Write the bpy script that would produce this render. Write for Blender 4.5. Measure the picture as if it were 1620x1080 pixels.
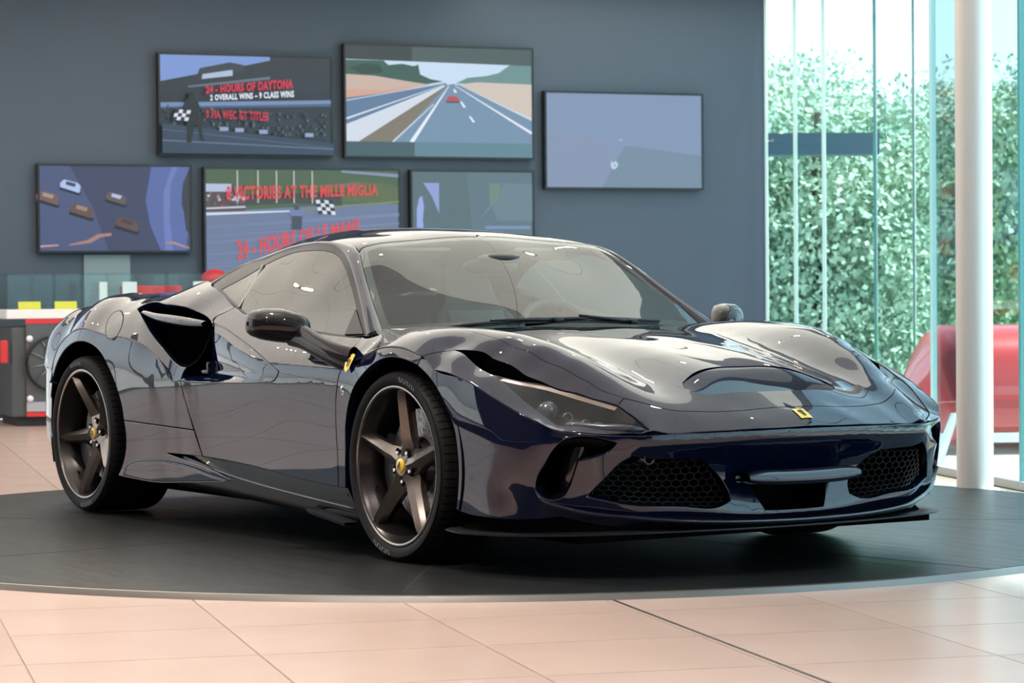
import bpy, bmesh, math, random
import numpy as np
from mathutils import Vector, Matrix
from mathutils.geometry import delaunay_2d_cdt

random.seed(7); np.random.seed(7)
SC = bpy.context.scene
COL = SC.collection
for _o in list(bpy.data.objects):
    bpy.data.objects.remove(_o)

# ---------------------------------------------------------------- camera (metres; car front axle at the origin, car nose towards +x)
F_PX = 4180.0
cam_d = bpy.data.cameras.new('camera')
cam = bpy.data.objects.new('camera', cam_d)
COL.objects.link(cam)
cam_d.sensor_width = 36.0
cam_d.lens = F_PX / 1620 * 36.0
cam_d.clip_end = 400
yaw, pitch, roll = 2.5737, -.0183, -.0079
_f = Vector((math.cos(yaw)*math.cos(pitch), math.sin(yaw)*math.cos(pitch), math.sin(pitch)))
_r = Vector((math.sin(yaw), -math.cos(yaw), 0)); _u = _r.cross(_f)
_R = _r*math.cos(roll) + _u*math.sin(roll); _U = -_r*math.sin(roll) + _u*math.cos(roll)
cam.matrix_world = Matrix(((_R.x, _U.x, -_f.x, 7.939), (_R.y, _U.y, -_f.y, -5.5205), (_R.z, _U.z, -_f.z, .93), (0, 0, 0, 1)))
cam_d.dof.use_dof = True
cam_d.dof.focus_distance = 9.4
cam_d.dof.aperture_fstop = 8.0
SC.camera = cam

# ---------------------------------------------------------------- daylight outside
world = bpy.data.worlds.new('daylight')
SC.world = world
world.use_nodes = True
nt = world.node_tree
nt.nodes.clear()
_out = nt.nodes.new('ShaderNodeOutputWorld'); _bg = nt.nodes.new('ShaderNodeBackground')
_sky = nt.nodes.new('ShaderNodeTexSky')
_sky.sky_type = 'HOSEK_WILKIE'
_sky.turbidity = 7.0
_sky.ground_albedo = .4
_sky.sun_direction = Vector((.25, .35, .90)).normalized()
_bg.inputs['Strength'].default_value = 9.0
_hs = nt.nodes.new('ShaderNodeHueSaturation'); _hs.inputs['Saturation'].default_value = .38   # hazy, milky sky
nt.links.new(_sky.outputs[0], _hs.inputs['Color']); nt.links.new(_hs.outputs[0], _bg.inputs['Color']); nt.links.new(_bg.outputs[0], _out.inputs['Surface'])
sun_d = bpy.data.lights.new('sun', 'SUN')
sun_d.energy = 13.0; sun_d.angle = math.radians(3.0); sun_d.color = (1.0, .95, .86)
sun = bpy.data.objects.new('sun', sun_d); COL.objects.link(sun)
sun.rotation_euler = Vector((.25, .35, .90)).to_track_quat('Z', 'Y').to_euler()

# ---------------------------------------------------------------- exposure
vs = SC.view_settings
vs.view_transform = 'Standard'
try: vs.look = 'None'
except Exception: pass
vs.gamma = 1.0; vs.use_curve_mapping = False
vs.exposure = 0.0
SC.cycles.use_denoising = True
SC.cycles.max_bounces = 10; SC.cycles.transparent_max_bounces = 16
SC.cycles.sample_clamp_indirect = 8.0
SC.cycles.caustics_reflective = False; SC.cycles.caustics_refractive = False
# ---------------------------------------------------------------- materials
MATS = {}
def mat(name, color=(.5,.5,.5), rough=.5, metal=0., coat=0., coat_rough=.02, spec=.5, emit=None, estr=0., alpha=1., ior=1.5):
    if name in MATS: return MATS[name]
    m = bpy.data.materials.new(name); m.use_nodes = True
    b = m.node_tree.nodes['Principled BSDF']
    b.inputs['Base Color'].default_value = (*color, 1)
    b.inputs['Roughness'].default_value = rough
    b.inputs['Metallic'].default_value = metal
    b.inputs['Coat Weight'].default_value = coat
    b.inputs['Coat Roughness'].default_value = coat_rough
    b.inputs['Specular IOR Level'].default_value = spec
    b.inputs['IOR'].default_value = ior
    if emit:
        b.inputs['Emission Color'].default_value = (*emit, 1); b.inputs['Emission Strength'].default_value = estr
    MATS[name] = m
    return m
def noise_bump(m, scale=40., strength=.1, dist=.01, detail=3.):
    n = m.node_tree; b = n.nodes['Principled BSDF']
    tc = n.nodes.new('ShaderNodeTexCoord'); t = n.nodes.new('ShaderNodeTexNoise'); bp = n.nodes.new('ShaderNodeBump')
    t.inputs['Scale'].default_value = scale; t.inputs['Detail'].default_value = detail
    bp.inputs['Strength'].default_value = strength; bp.inputs['Distance'].default_value = dist
    n.links.new(tc.outputs['Object'], t.inputs['Vector']); n.links.new(t.outputs['Fac'], bp.inputs['Height']); n.links.new(bp.outputs[0], b.inputs['Normal'])
    return m
def noise_color(m, c1, c2, scale=5., detail=4., lo=.35, hi=.65, sx=(1,1,1)):
    n = m.node_tree; b = n.nodes['Principled BSDF']
    tc = n.nodes.new('ShaderNodeTexCoord'); mp = n.nodes.new('ShaderNodeMapping'); t = n.nodes.new('ShaderNodeTexNoise'); r = n.nodes.new('ShaderNodeValToRGB')
    mp.inputs['Scale'].default_value = sx
    t.inputs['Scale'].default_value = scale; t.inputs['Detail'].default_value = detail
    r.color_ramp.elements[0].color = (*c1, 1); r.color_ramp.elements[1].color = (*c2, 1)
    r.color_ramp.elements[0].position = lo; r.color_ramp.elements[1].position = hi
    n.links.new(tc.outputs['Object'], mp.inputs[0]); n.links.new(mp.outputs[0], t.inputs['Vector']); n.links.new(t.outputs['Fac'], r.inputs[0]); n.links.new(r.outputs[0], b.inputs['Base Color'])
    return m
def glass_mat(name, tint, ior=1.5, rough=0., dens=1.):
    m = bpy.data.materials.new(name); m.use_nodes = True
    n = m.node_tree; n.nodes.clear()
    o = n.nodes.new('ShaderNodeOutputMaterial'); mx = n.nodes.new('ShaderNodeMixShader'); f = n.nodes.new('ShaderNodeFresnel')
    t = n.nodes.new('ShaderNodeBsdfTransparent'); g = n.nodes.new('ShaderNodeBsdfGlossy')
    gm = n.nodes.new('ShaderNodeNewGeometry'); mr = n.nodes.new('ShaderNodeMapRange')
    mr.inputs['To Min'].default_value = ior; mr.inputs['To Max'].default_value = 1/ior   # same reflectance from both sides of the thin pane
    n.links.new(gm.outputs['Backfacing'], mr.inputs[0]); n.links.new(mr.outputs[0], f.inputs['IOR'])
    t.inputs['Color'].default_value = (*tint, 1); g.inputs['Roughness'].default_value = rough
    n.links.new(f.outputs[0], mx.inputs[0]); n.links.new(t.outputs[0], mx.inputs[1]); n.links.new(g.outputs[0], mx.inputs[2]); n.links.new(mx.outputs[0], o.inputs[0])
    MATS[name] = m
    return m
# ---------------------------------------------------------------- mesh helpers
def mobj(name, verts, faces, m=None, parent=None, normals=None, smooth=False, loc=None, rot=None):
    me = bpy.data.meshes.new(name)
    me.from_pydata([tuple(map(float, v)) for v in verts], [], [tuple(int(i) for i in f) for f in faces])
    me.validate(clean_customdata=False)
    if m is not None: me.materials.append(m)
    if smooth or normals is not None:
        me.polygons.foreach_set('use_smooth', [True]*len(me.polygons))
    if normals is not None and len(me.vertices) == len(normals):
        me.normals_split_custom_set_from_vertices([tuple(map(float, n)) for n in normals])
    me.update()
    o = bpy.data.objects.new(name, me); COL.objects.link(o)
    if parent is not None: o.parent = parent
    if loc is not None: o.location = loc
    if rot is not None: o.rotation_euler = rot
    return o
def bobj(name, bm, m=None, parent=None, smooth=False, loc=None, rot=None, angle=None):
    me = bpy.data.meshes.new(name); bmesh.ops.recalc_face_normals(bm, faces=bm.faces); bm.to_mesh(me); bm.free()
    if m is not None: me.materials.append(m)
    if smooth:
        me.polygons.foreach_set('use_smooth', [True]*len(me.polygons))
        if angle is not None: me.set_sharp_from_angle(angle=math.radians(angle))
    o = bpy.data.objects.new(name, me); COL.objects.link(o)
    if parent is not None: o.parent = parent
    if loc is not None: o.location = loc
    if rot is not None: o.rotation_euler = rot
    return o
def empty(name, loc=(0,0,0), rz=0., parent=None):
    o = bpy.data.objects.new(name, None); COL.objects.link(o); o.location = loc; o.rotation_euler = (0,0,rz); o.empty_display_size = .1
    if parent is not None: o.parent = parent
    return o
def tag(o, label=None, cat=None, group=None, kind=None):
    if label: o['label'] = label
    if cat: o['category'] = cat
    if group: o['group'] = group
    if kind: o['kind'] = kind
    return o
def box(bm, c, s, rot=None, bev=0.):
    M = Matrix.Translation(Vector(c))
    if rot is not None: M = M @ rot.to_4x4()
    M = M @ Matrix.Diagonal((s[0], s[1], s[2], 1))
    r = bmesh.ops.create_cube(bm, size=1., matrix=M)
    if bev > 0:
        es = list({e for v in r['verts'] for e in v.link_edges})
        bmesh.ops.bevel(bm, geom=es, offset=bev, segments=2, profile=.5, affect='EDGES')
    return bm
def bbox(name, c, s, m, parent=None, bev=0., rot=None, smooth=False):
    bm = bmesh.new(); box(bm, (0,0,0), s, None, bev)
    return bobj(name, bm, m, parent, smooth=smooth, loc=c, rot=rot, angle=40)
def lathe(profile, n=64, axis='y', closed=False, sgn=1):
    # profile: (radius, depth) ; revolve about local y
    V=[];Fc=[];k=len(profile)
    for i in range(n):
        a=2*math.pi*i/n;c,s=math.cos(a),math.sin(a)
        for r,d in profile: V.append((r*c,d,r*s) if axis=='y' else (r*c,r*s,d))
    for i in range(n):
        j=(i+1)%n
        for q in range(k-1 if not closed else k):
            p=(q+1)%k
            Fc.append((i*k+q,i*k+p,j*k+p,j*k+q))
    return V,Fc
def lathe_obj(name, profile, m, parent=None, n=64, axis='y', closed=False, angle=35, loc=None, rot=None):
    V,Fc=lathe(profile,n,axis,closed)
    bm=bmesh.new();vs_=[bm.verts.new(v) for v in V]
    for f in Fc:
        try: bm.faces.new([vs_[i] for i in f])
        except ValueError: pass
    bmesh.ops.remove_doubles(bm,verts=bm.verts,dist=1e-5)
    return bobj(name,bm,m,parent,True,loc,rot,angle)
def tube(bm, pts, rad, n=10, cap=True):
    pts=[Vector(p) for p in pts]
    if not hasattr(rad,'__len__'): rad=[rad]*len(pts)
    rings=[];up=None
    for i,p in enumerate(pts):
        t=(pts[min(i+1,len(pts)-1)]-pts[max(i-1,0)]).normalized()
        if up is None:
            up=Vector((0,0,1)) if abs(t.z)<.9 else Vector((1,0,0))
        a=t.cross(up).normalized();b=a.cross(t).normalized();up=b
        rings.append([bm.verts.new(p+(a*math.cos(2*math.pi*k/n)+b*math.sin(2*math.pi*k/n))*rad[i]) for k in range(n)])
    for r,s in zip(rings[:-1],rings[1:]):
        for k in range(n): bm.faces.new((r[k],r[(k+1)%n],s[(k+1)%n],s[k]))
    if cap:
        bm.faces.new(rings[0]);bm.faces.new(list(reversed(rings[-1])))
    return bm
def spline(P, ds=.012, nmin=2):
    # Catmull-Rom through points, chord parameter
    P=np.asarray(P,float)
    if len(P)==2:
        n=max(nmin,int(np.linalg.norm(P[1]-P[0])/ds)+1);return P[0]+(P[1]-P[0])*np.linspace(0,1,n)[:,None]
    t=np.r_[0,np.cumsum(np.maximum(np.linalg.norm(np.diff(P,axis=0),axis=1),1e-6))]
    m=np.zeros_like(P)
    d=np.diff(P,axis=0)/np.diff(t)[:,None];h=np.diff(t)
    m[1:-1]=(d[:-1]*h[1:,None]+d[1:]*h[:-1,None])/(h[1:]+h[:-1])[:,None]
    m[0]=1.5*d[0]-.5*m[1];m[-1]=1.5*d[-1]-.5*m[-2]
    out=[]
    for i in range(len(P)-1):
        n=max(nmin,int(math.ceil(h[i]/ds)));s=np.arange(n)/n;s=s[:,None]
        out.append((2*s**3-3*s**2+1)*P[i]+(s**3-2*s**2+s)*h[i]*m[i]+(-2*s**3+3*s**2)*P[i+1]+(s**3-s**2)*h[i]*m[i+1])
    return np.vstack(out+[P[-1:]])
def loft(curves, close=False):
    # curves: list of (n,3) arrays with equal n -> verts, faces
    n=len(curves[0]);V=np.vstack(curves);Fc=[]
    m=len(curves)
    for i in range(m if close else m-1):
        j=(i+1)%m
        for k in range(n-1): Fc.append((i*n+k,i*n+k+1,j*n+k+1,j*n+k))
    return V,Fc
def resamp(P,n):
    P=np.asarray(P,float);t=np.r_[0,np.cumsum(np.linalg.norm(np.diff(P,axis=0),axis=1))];q=np.linspace(0,t[-1],n)
    return np.stack([np.interp(q,t,P[:,k]) for k in range(P.shape[1])],-1)
def flip_y(V):
    V=np.array(V,float);V[:,1]*=-1;return V
def rev(F): return [tuple(reversed(f)) for f in F]
# ---------------------------------------------------------------- smooth body surfaces (thin-plate height fields)
SQ=math.sqrt(.5)
class Patch:
    # kind Z: (x,w)->z   Y: (x,z)->w   C: (angle,z)->radius   D: (x,s)->h tilted 45 degrees between out and up
    def __init__(s,kind,pts,lam=1e-4,sym=False):
        s.kind=kind
        P=np.array([p[:3] for p in pts],float)
        a,b,h=s.to(P)
        if sym and kind=='C': a=np.r_[a,-a];b=np.r_[b,b];h=np.r_[h,h]
        elif sym: a=np.r_[a,a];b=np.r_[b,-b];h=np.r_[h,h]
        A=np.c_[a,b]
        key=np.unique(np.round(A,4),axis=0,return_index=True)[1]
        A=A[key];h=h[key]
        n=len(A);K=s.phi(((A[:,None]-A[None])**2).sum(-1))+lam*np.eye(n)
        Q=np.c_[np.ones(n),A]
        M=np.zeros((n+3,n+3));M[:n,:n]=K;M[:n,n:]=Q;M[n:,:n]=Q.T
        sol=np.linalg.solve(M,np.r_[h,0,0,0])
        s.A=A;s.c=sol[:n];s.d=sol[n:]
    @staticmethod
    def phi(r2):
        return .5*r2*np.log(r2+1e-12)
    def to(s,P):
        x,w,z=P[...,0],P[...,1],P[...,2]
        if s.kind=='Z': return x,w,z
        if s.kind=='Y': return x,z,w
        if s.kind=='C': return np.arctan2(w,x),z,np.hypot(w,x)
        return x,(w-z)*SQ,(w+z)*SQ
    def h(s,a,b):
        a=np.asarray(a,float);b=np.asarray(b,float);sh=a.shape
        a=a.ravel();b=b.ravel();o=np.empty(len(a))
        for k in range(0,len(a),4000):
            aa=a[k:k+4000];bb=b[k:k+4000]
            r2=(aa[:,None]-s.A[:,0])**2+(bb[:,None]-s.A[:,1])**2
            o[k:k+4000]=s.phi(r2)@s.c+s.d[0]+s.d[1]*aa+s.d[2]*bb
        return o.reshape(sh)
    def pt(s,a,b,off=0.):
        a=np.asarray(a,float);b=np.asarray(b,float)
        P=s._at(a,b,s.h(a,b))
        if np.any(off!=0): P=P+s.nrm(a,b)*np.asarray(off)[...,None]
        return P
    def _at(s,a,b,h):
        if s.kind=='Z': return np.stack([a,b,h],-1)
        if s.kind=='Y': return np.stack([a,h,b],-1)
        if s.kind=='C': return np.stack([h*np.cos(a),h*np.sin(a),b],-1)
        return np.stack([a,(h+b)*SQ,(h-b)*SQ],-1)
    def nrm(s,a,b):
        e=1e-3
        da=s.pt(a+e,b)-s.pt(a-e,b);db=s.pt(a,b+e)-s.pt(a,b-e)
        n=np.cross(da,db)
        n/=np.linalg.norm(n,axis=-1,keepdims=True)+1e-12
        P=s.pt(a,b)
        ref=np.stack([P[...,0]*0,P[...,1]*0,P[...,2]*0+1],-1) if s.kind=='Z' else (np.stack([P[...,0]*0,P[...,1]*0+1,P[...,2]*0],-1) if s.kind=='Y' else (np.stack([np.cos(a),np.sin(a),a*0],-1) if s.kind=='C' else np.stack([P[...,0]*0,P[...,1]*0+SQ,P[...,2]*0+SQ],-1)))
        sg=np.sign((n*ref).sum(-1,keepdims=True));sg[sg==0]=1
        return n*sg
# (x, half width, z) samples of the body
T_PTS=[(x,0,z) for x,z in ((-.40,.803),(-.2,.798),(0,.785),(.2,.765),(.4,.739),(.55,.716),(.68,.690),(.80,.655),(.9,.61),(.97,.574),(1.025,.545),(1.085,.517),(1.112,.502),(1.128,.480))]
T_PTS+=[(x,.2,z) for x,z in ((-.4,.803),(-.2,.798),(0,.785),(.2,.764),(.4,.737),(.55,.712),(.68,.683),(.8,.648),(.9,.603),(1.01,.543),(1.07,.515),(1.098,.500),(1.114,.478))]
T_PTS+=[(-.4,.5,.80),(-.2,.48,.795),(0,.46,.777),(.15,.455,.762),(.28,.45,.744),(.42,.44,.716),(.518,.43,.692),(.627,.42,.66),(.72,.41,.632),(.85,.40,.592),(.96,.40,.548),(1.02,.40,.515),(1.068,.40,.474)]
T_PTS+=[(-.5,.74,.795),(-.45,.72,.799),(-.3,.73,.812),(-.12,.745,.817),(.05,.755,.811),(.2,.75,.794),(.35,.73,.768),(.5,.69,.735),(.62,.635,.705),(.656,.656,.673),(.741,.633,.638),(.853,.592,.589)]
T_PTS+=[(.225,.83,.740),(.38,.78,.705),(.535,.735,.664),(.676,.69,.6235),(.78,.65,.592),(.884,.617,.554),(.96,.60,.520),(1.015,.583,.482)]
T_PTS+=[(.37,.865,.693),(.50,.85,.652),(.57,.84,.622),(.64,.835,.59),(.72,.82,.545),(.80,.805,.497)]
T_PTS+=[(.273,.945,.674),(.438,.925,.643),(.55,.912,.605),(.647,.895,.566),(.782,.86,.513),(.832,.81,.487),(.885,.765,.481),(.955,.665,.472),(1.0,.60,.470),(1.03,.52,.472)]
T_PTS+=[(-.2,.948,.712),(-.09,.95,.742),(0,.95,.752),(.12,.945,.742),(.2,.945,.715),(-.15,.86,.788),(0,.86,.792),(.12,.86,.782),(.3,.87,.72),(-.30,.944,.69),(-.30,.912,.735),(-.30,.866,.772),(-.42,.85,.778),(-.42,.90,.742),(-.42,.935,.705)]
# side sections: eight points each from the sill up to the waistline, filled in between along x
def _cr(xs,ys,q):
    d=np.diff(ys)/np.diff(xs);m=np.r_[d[0],(d[:-1]+d[1:])/2,d[-1]];o=[]
    for v in q:
        i=min(max(np.searchsorted(xs,v)-1,0),len(xs)-2);h=xs[i+1]-xs[i];t=(v-xs[i])/h
        o.append((2*t**3-3*t**2+1)*ys[i]+(t**3-2*t**2+t)*h*m[i]+(-2*t**3+3*t**2)*ys[i+1]+(t**3-t**2)*h*m[i+1])
    return np.array(o)
SECT={-.30:((.20,.943),(.35,.950),(.48,.957),(.58,.961),(.64,.960),(.69,.944),(.735,.912),(.772,.866)),
 -.45:((.20,.942),(.36,.950),(.49,.958),(.60,.963),(.66,.961),(.705,.940),(.745,.900),(.780,.850)),
 -.9:((.22,.944),(.38,.954),(.51,.965),(.61,.972),(.67,.966),(.725,.936),(.775,.885),(.82,.826)),
 -1.3:((.24,.946),(.39,.957),(.52,.968),(.60,.973),(.67,.966),(.74,.932),(.80,.882),(.855,.824)),
 -1.7:((.25,.950),(.40,.962),(.52,.972),(.60,.975),(.68,.962),(.76,.922),(.84,.862),(.92,.768))}
SECT2={-1.7:((.25,.950),(.40,.962),(.52,.972),(.60,.975)),-2.1:((.17,.955),(.34,.967),(.48,.979),(.60,.983)),-2.25:((.17,.960),(.34,.973),(.48,.983),(.60,.985))}
S_PTS=[]
for sec,st in ((SECT,.09),(SECT2,.09)):
    xs=np.array(sorted(sec));q=np.arange(xs[0],xs[-1]+1e-6,(xs[-1]-xs[0])/round((xs[-1]-xs[0])/st))
    for k in range(len(sec[xs[0]])):
        zz=_cr(xs,np.array([sec[x][k][0] for x in xs]),q);ww=_cr(xs,np.array([sec[x][k][1] for x in xs]),q)
        S_PTS+=[(float(x_),float(w_),float(z_)) for x_,w_,z_ in zip(q,ww,zz)]
S_PTS+=[(x,w,z) for x,z,w in ((-2.1,.65,.981),(-2.1,.72,.972),(-2.25,.72,.977),(-2.65,.735,.98),(-2.4,.70,.984),(-2.9,.66,.972),(-2.62,.79,.965),(-2.45,.77,.968),(-2.8,.765,.958),
 (-3.02,.2,.945),(-3.02,.3,.952),(-3.02,.5,.955),(-3.2,.25,.90),(-3.2,.5,.915),(-3.15,.65,.92),(-3.35,.25,.83),(-3.35,.6,.83),
 (-.2,.63,.962),(0,.705,.965),(0,.75,.952),(.12,.70,.96),(.2,.66,.955),(.22,.70,.947),(-.1,.735,.953),(-.2,.70,.950),(-.2,.735,.925))]
H_PTS=[(-2.62,.966,.79),(-2.78,.958,.765),(-2.94,.945,.69),(-2.49,.967,.77),(-2.4,.966,.775),(-2.27,.966,.765),(-2.14,.966,.746),(-1.93,.967,.695),(-1.83,.969,.635),(-1.785,.971,.595),
 (-2.74,.80,.929),(-2.6,.80,.927),(-3.02,.83,.87),(-3.13,.86,.815),(-2.39,.81,.914),(-2.27,.78,.920),(-2.14,.72,.953),(-2.05,.68,.985),(-1.95,.66,.99),
 (-2.38,.93,.825),(-2.6,.925,.850),(-2.8,.91,.835),(-2.26,.885,.875),(-2.06,.86,.897),(-1.82,.85,.890),(-1.63,.865,.843),(-1.516,.90,.800),(-2.1,.93,.82),(-1.9,.93,.77),(-1.8,.94,.70),
 (-1.83,.735,.957),(-1.555,.775,.884),(-1.7,.755,.92),(-2.0,.78,.945),(-2.6,.70,.935),(-2.9,.72,.90),(-2.3,.70,.93),(-3.2,.75,.82),(-3.25,.88,.72),(-3.1,.93,.72),(-3.12,.93,.62),(-3.25,.895,.60),(-1.64,.962,.61),(-1.60,.952,.645),(-1.56,.94,.68)]
# bumper sections by plan angle: (z, x along the section's own radius given as radius)
BSEC={0.:((.480,1.126),(.452,1.137),(.425,1.104),(.390,1.050),(.350,1.014),(.300,1.000),(.250,1.015),(.200,1.035),(.165,1.025)),
 .178:((.478,1.131),(.450,1.141),(.424,1.108),(.390,1.058),(.350,1.024),(.300,1.012),(.250,1.026),(.200,1.044),(.165,1.032)),
 .360:((.474,1.138),(.446,1.149),(.420,1.122),(.386,1.082),(.345,1.060),(.300,1.054),(.250,1.068),(.200,1.068),(.160,1.046)),
 .540:((.470,1.167),(.446,1.174),(.420,1.158),(.390,1.135),(.345,1.122),(.300,1.116),(.255,1.116),(.205,1.108),(.156,1.080))}
B_PTS=[]
_t=np.array(sorted(BSEC));_t2=np.r_[-_t[1:][::-1],_t]
for k in range(9):
    zz=np.array([BSEC[t][k][0] for t in _t]);rr=np.array([BSEC[t][k][1] for t in _t])
    q=np.linspace(0,.54,10)
    z_=_cr(_t2,np.r_[zz[1:][::-1],zz],q);r_=_cr(_t2,np.r_[rr[1:][::-1],rr],q)
    B_PTS+=[(float(r*math.cos(t)),float(r*math.sin(t)),float(z)) for t,z,r in zip(q,z_,r_)]
B_PTS+=[(x,w,z) for x,w,z in (
 (.956,.665,.470),(.885,.765,.479),(.90,.765,.45),(.832,.81,.487),(.85,.81,.45),(.84,.80,.40),(.835,.79,.33),(.83,.78,.265),(.86,.70,.215),(.785,.78,.16),
 (.782,.86,.513),(.785,.862,.45),(.78,.862,.38),(.772,.86,.30),(.77,.84,.25),(.72,.86,.16),
 (.647,.895,.566),(.65,.90,.48),(.65,.90,.38),(.645,.897,.28),(.62,.90,.15),
 (.438,.925,.643),(.45,.928,.55),(.46,.927,.45),(.46,.925,.33),(.45,.925,.22),(.42,.925,.14),
 (.273,.945,.674),(.30,.945,.60),(.33,.94,.5),(.33,.94,.3),(.2,.95,.66),(.2,.95,.70),(.3,.94,.15))]
G_PTS=[(x,0,z) for x,z in ((-.33,.785),(-.45,.872),(-.62,.988),(-.78,1.083),(-.93,1.152),(-1.1,1.182),(-1.3,1.198),(-1.5,1.200),(-1.75,1.185),(-2.0,1.145),(-2.3,1.07),(-2.7,.97))]
G_PTS+=[(x,.35,z) for x,z in ((-.36,.785),(-.48,.868),(-.64,.974),(-.79,1.063),(-.92,1.132),(-1.1,1.163),(-1.3,1.178),(-1.5,1.178),(-1.75,1.160),(-2.0,1.115),(-2.3,1.03))]
G_PTS+=[(-.444,.725,.79),(-.564,.695,.877),(-.686,.655,.958),(-.80,.615,1.04),(-.895,.575,1.098),(-1.02,.575,1.122),(-1.14,.58,1.131),(-1.4,.58,1.122),(-1.61,.58,1.092),(-1.84,.59,1.045),(-2.02,.62,.99),(-2.3,.60,.945),(-.42,.60,.79),(-.53,.55,.875),(-.88,.5,1.112)]
W_PTS=[(x,w,z) for x,z,w in ((-.45,.785,.805),(-.6,.785,.82),(-.9,.795,.828),(-1.2,.828,.82),(-1.5,.872,.79),(-1.85,.955,.72),(-2.0,.98,.67),(-.564,.877,.742),(-.75,.995,.672),(-.96,1.10,.607),(-1.142,1.125,.598),(-1.4,1.110,.60),(-1.61,1.08,.605),(-1.84,1.035,.625),(-.9,.95,.735),(-1.2,.96,.735),(-1.5,.97,.725))]
T=Patch('Z',T_PTS,8e-4,True);S=Patch('Y',S_PTS,2e-3);H=Patch('D',H_PTS,1e-3);B=Patch('C',B_PTS,8e-4,True);G=Patch('Z',G_PTS,2e-3,True);W=Patch('Y',W_PTS,1e-3)
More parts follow.
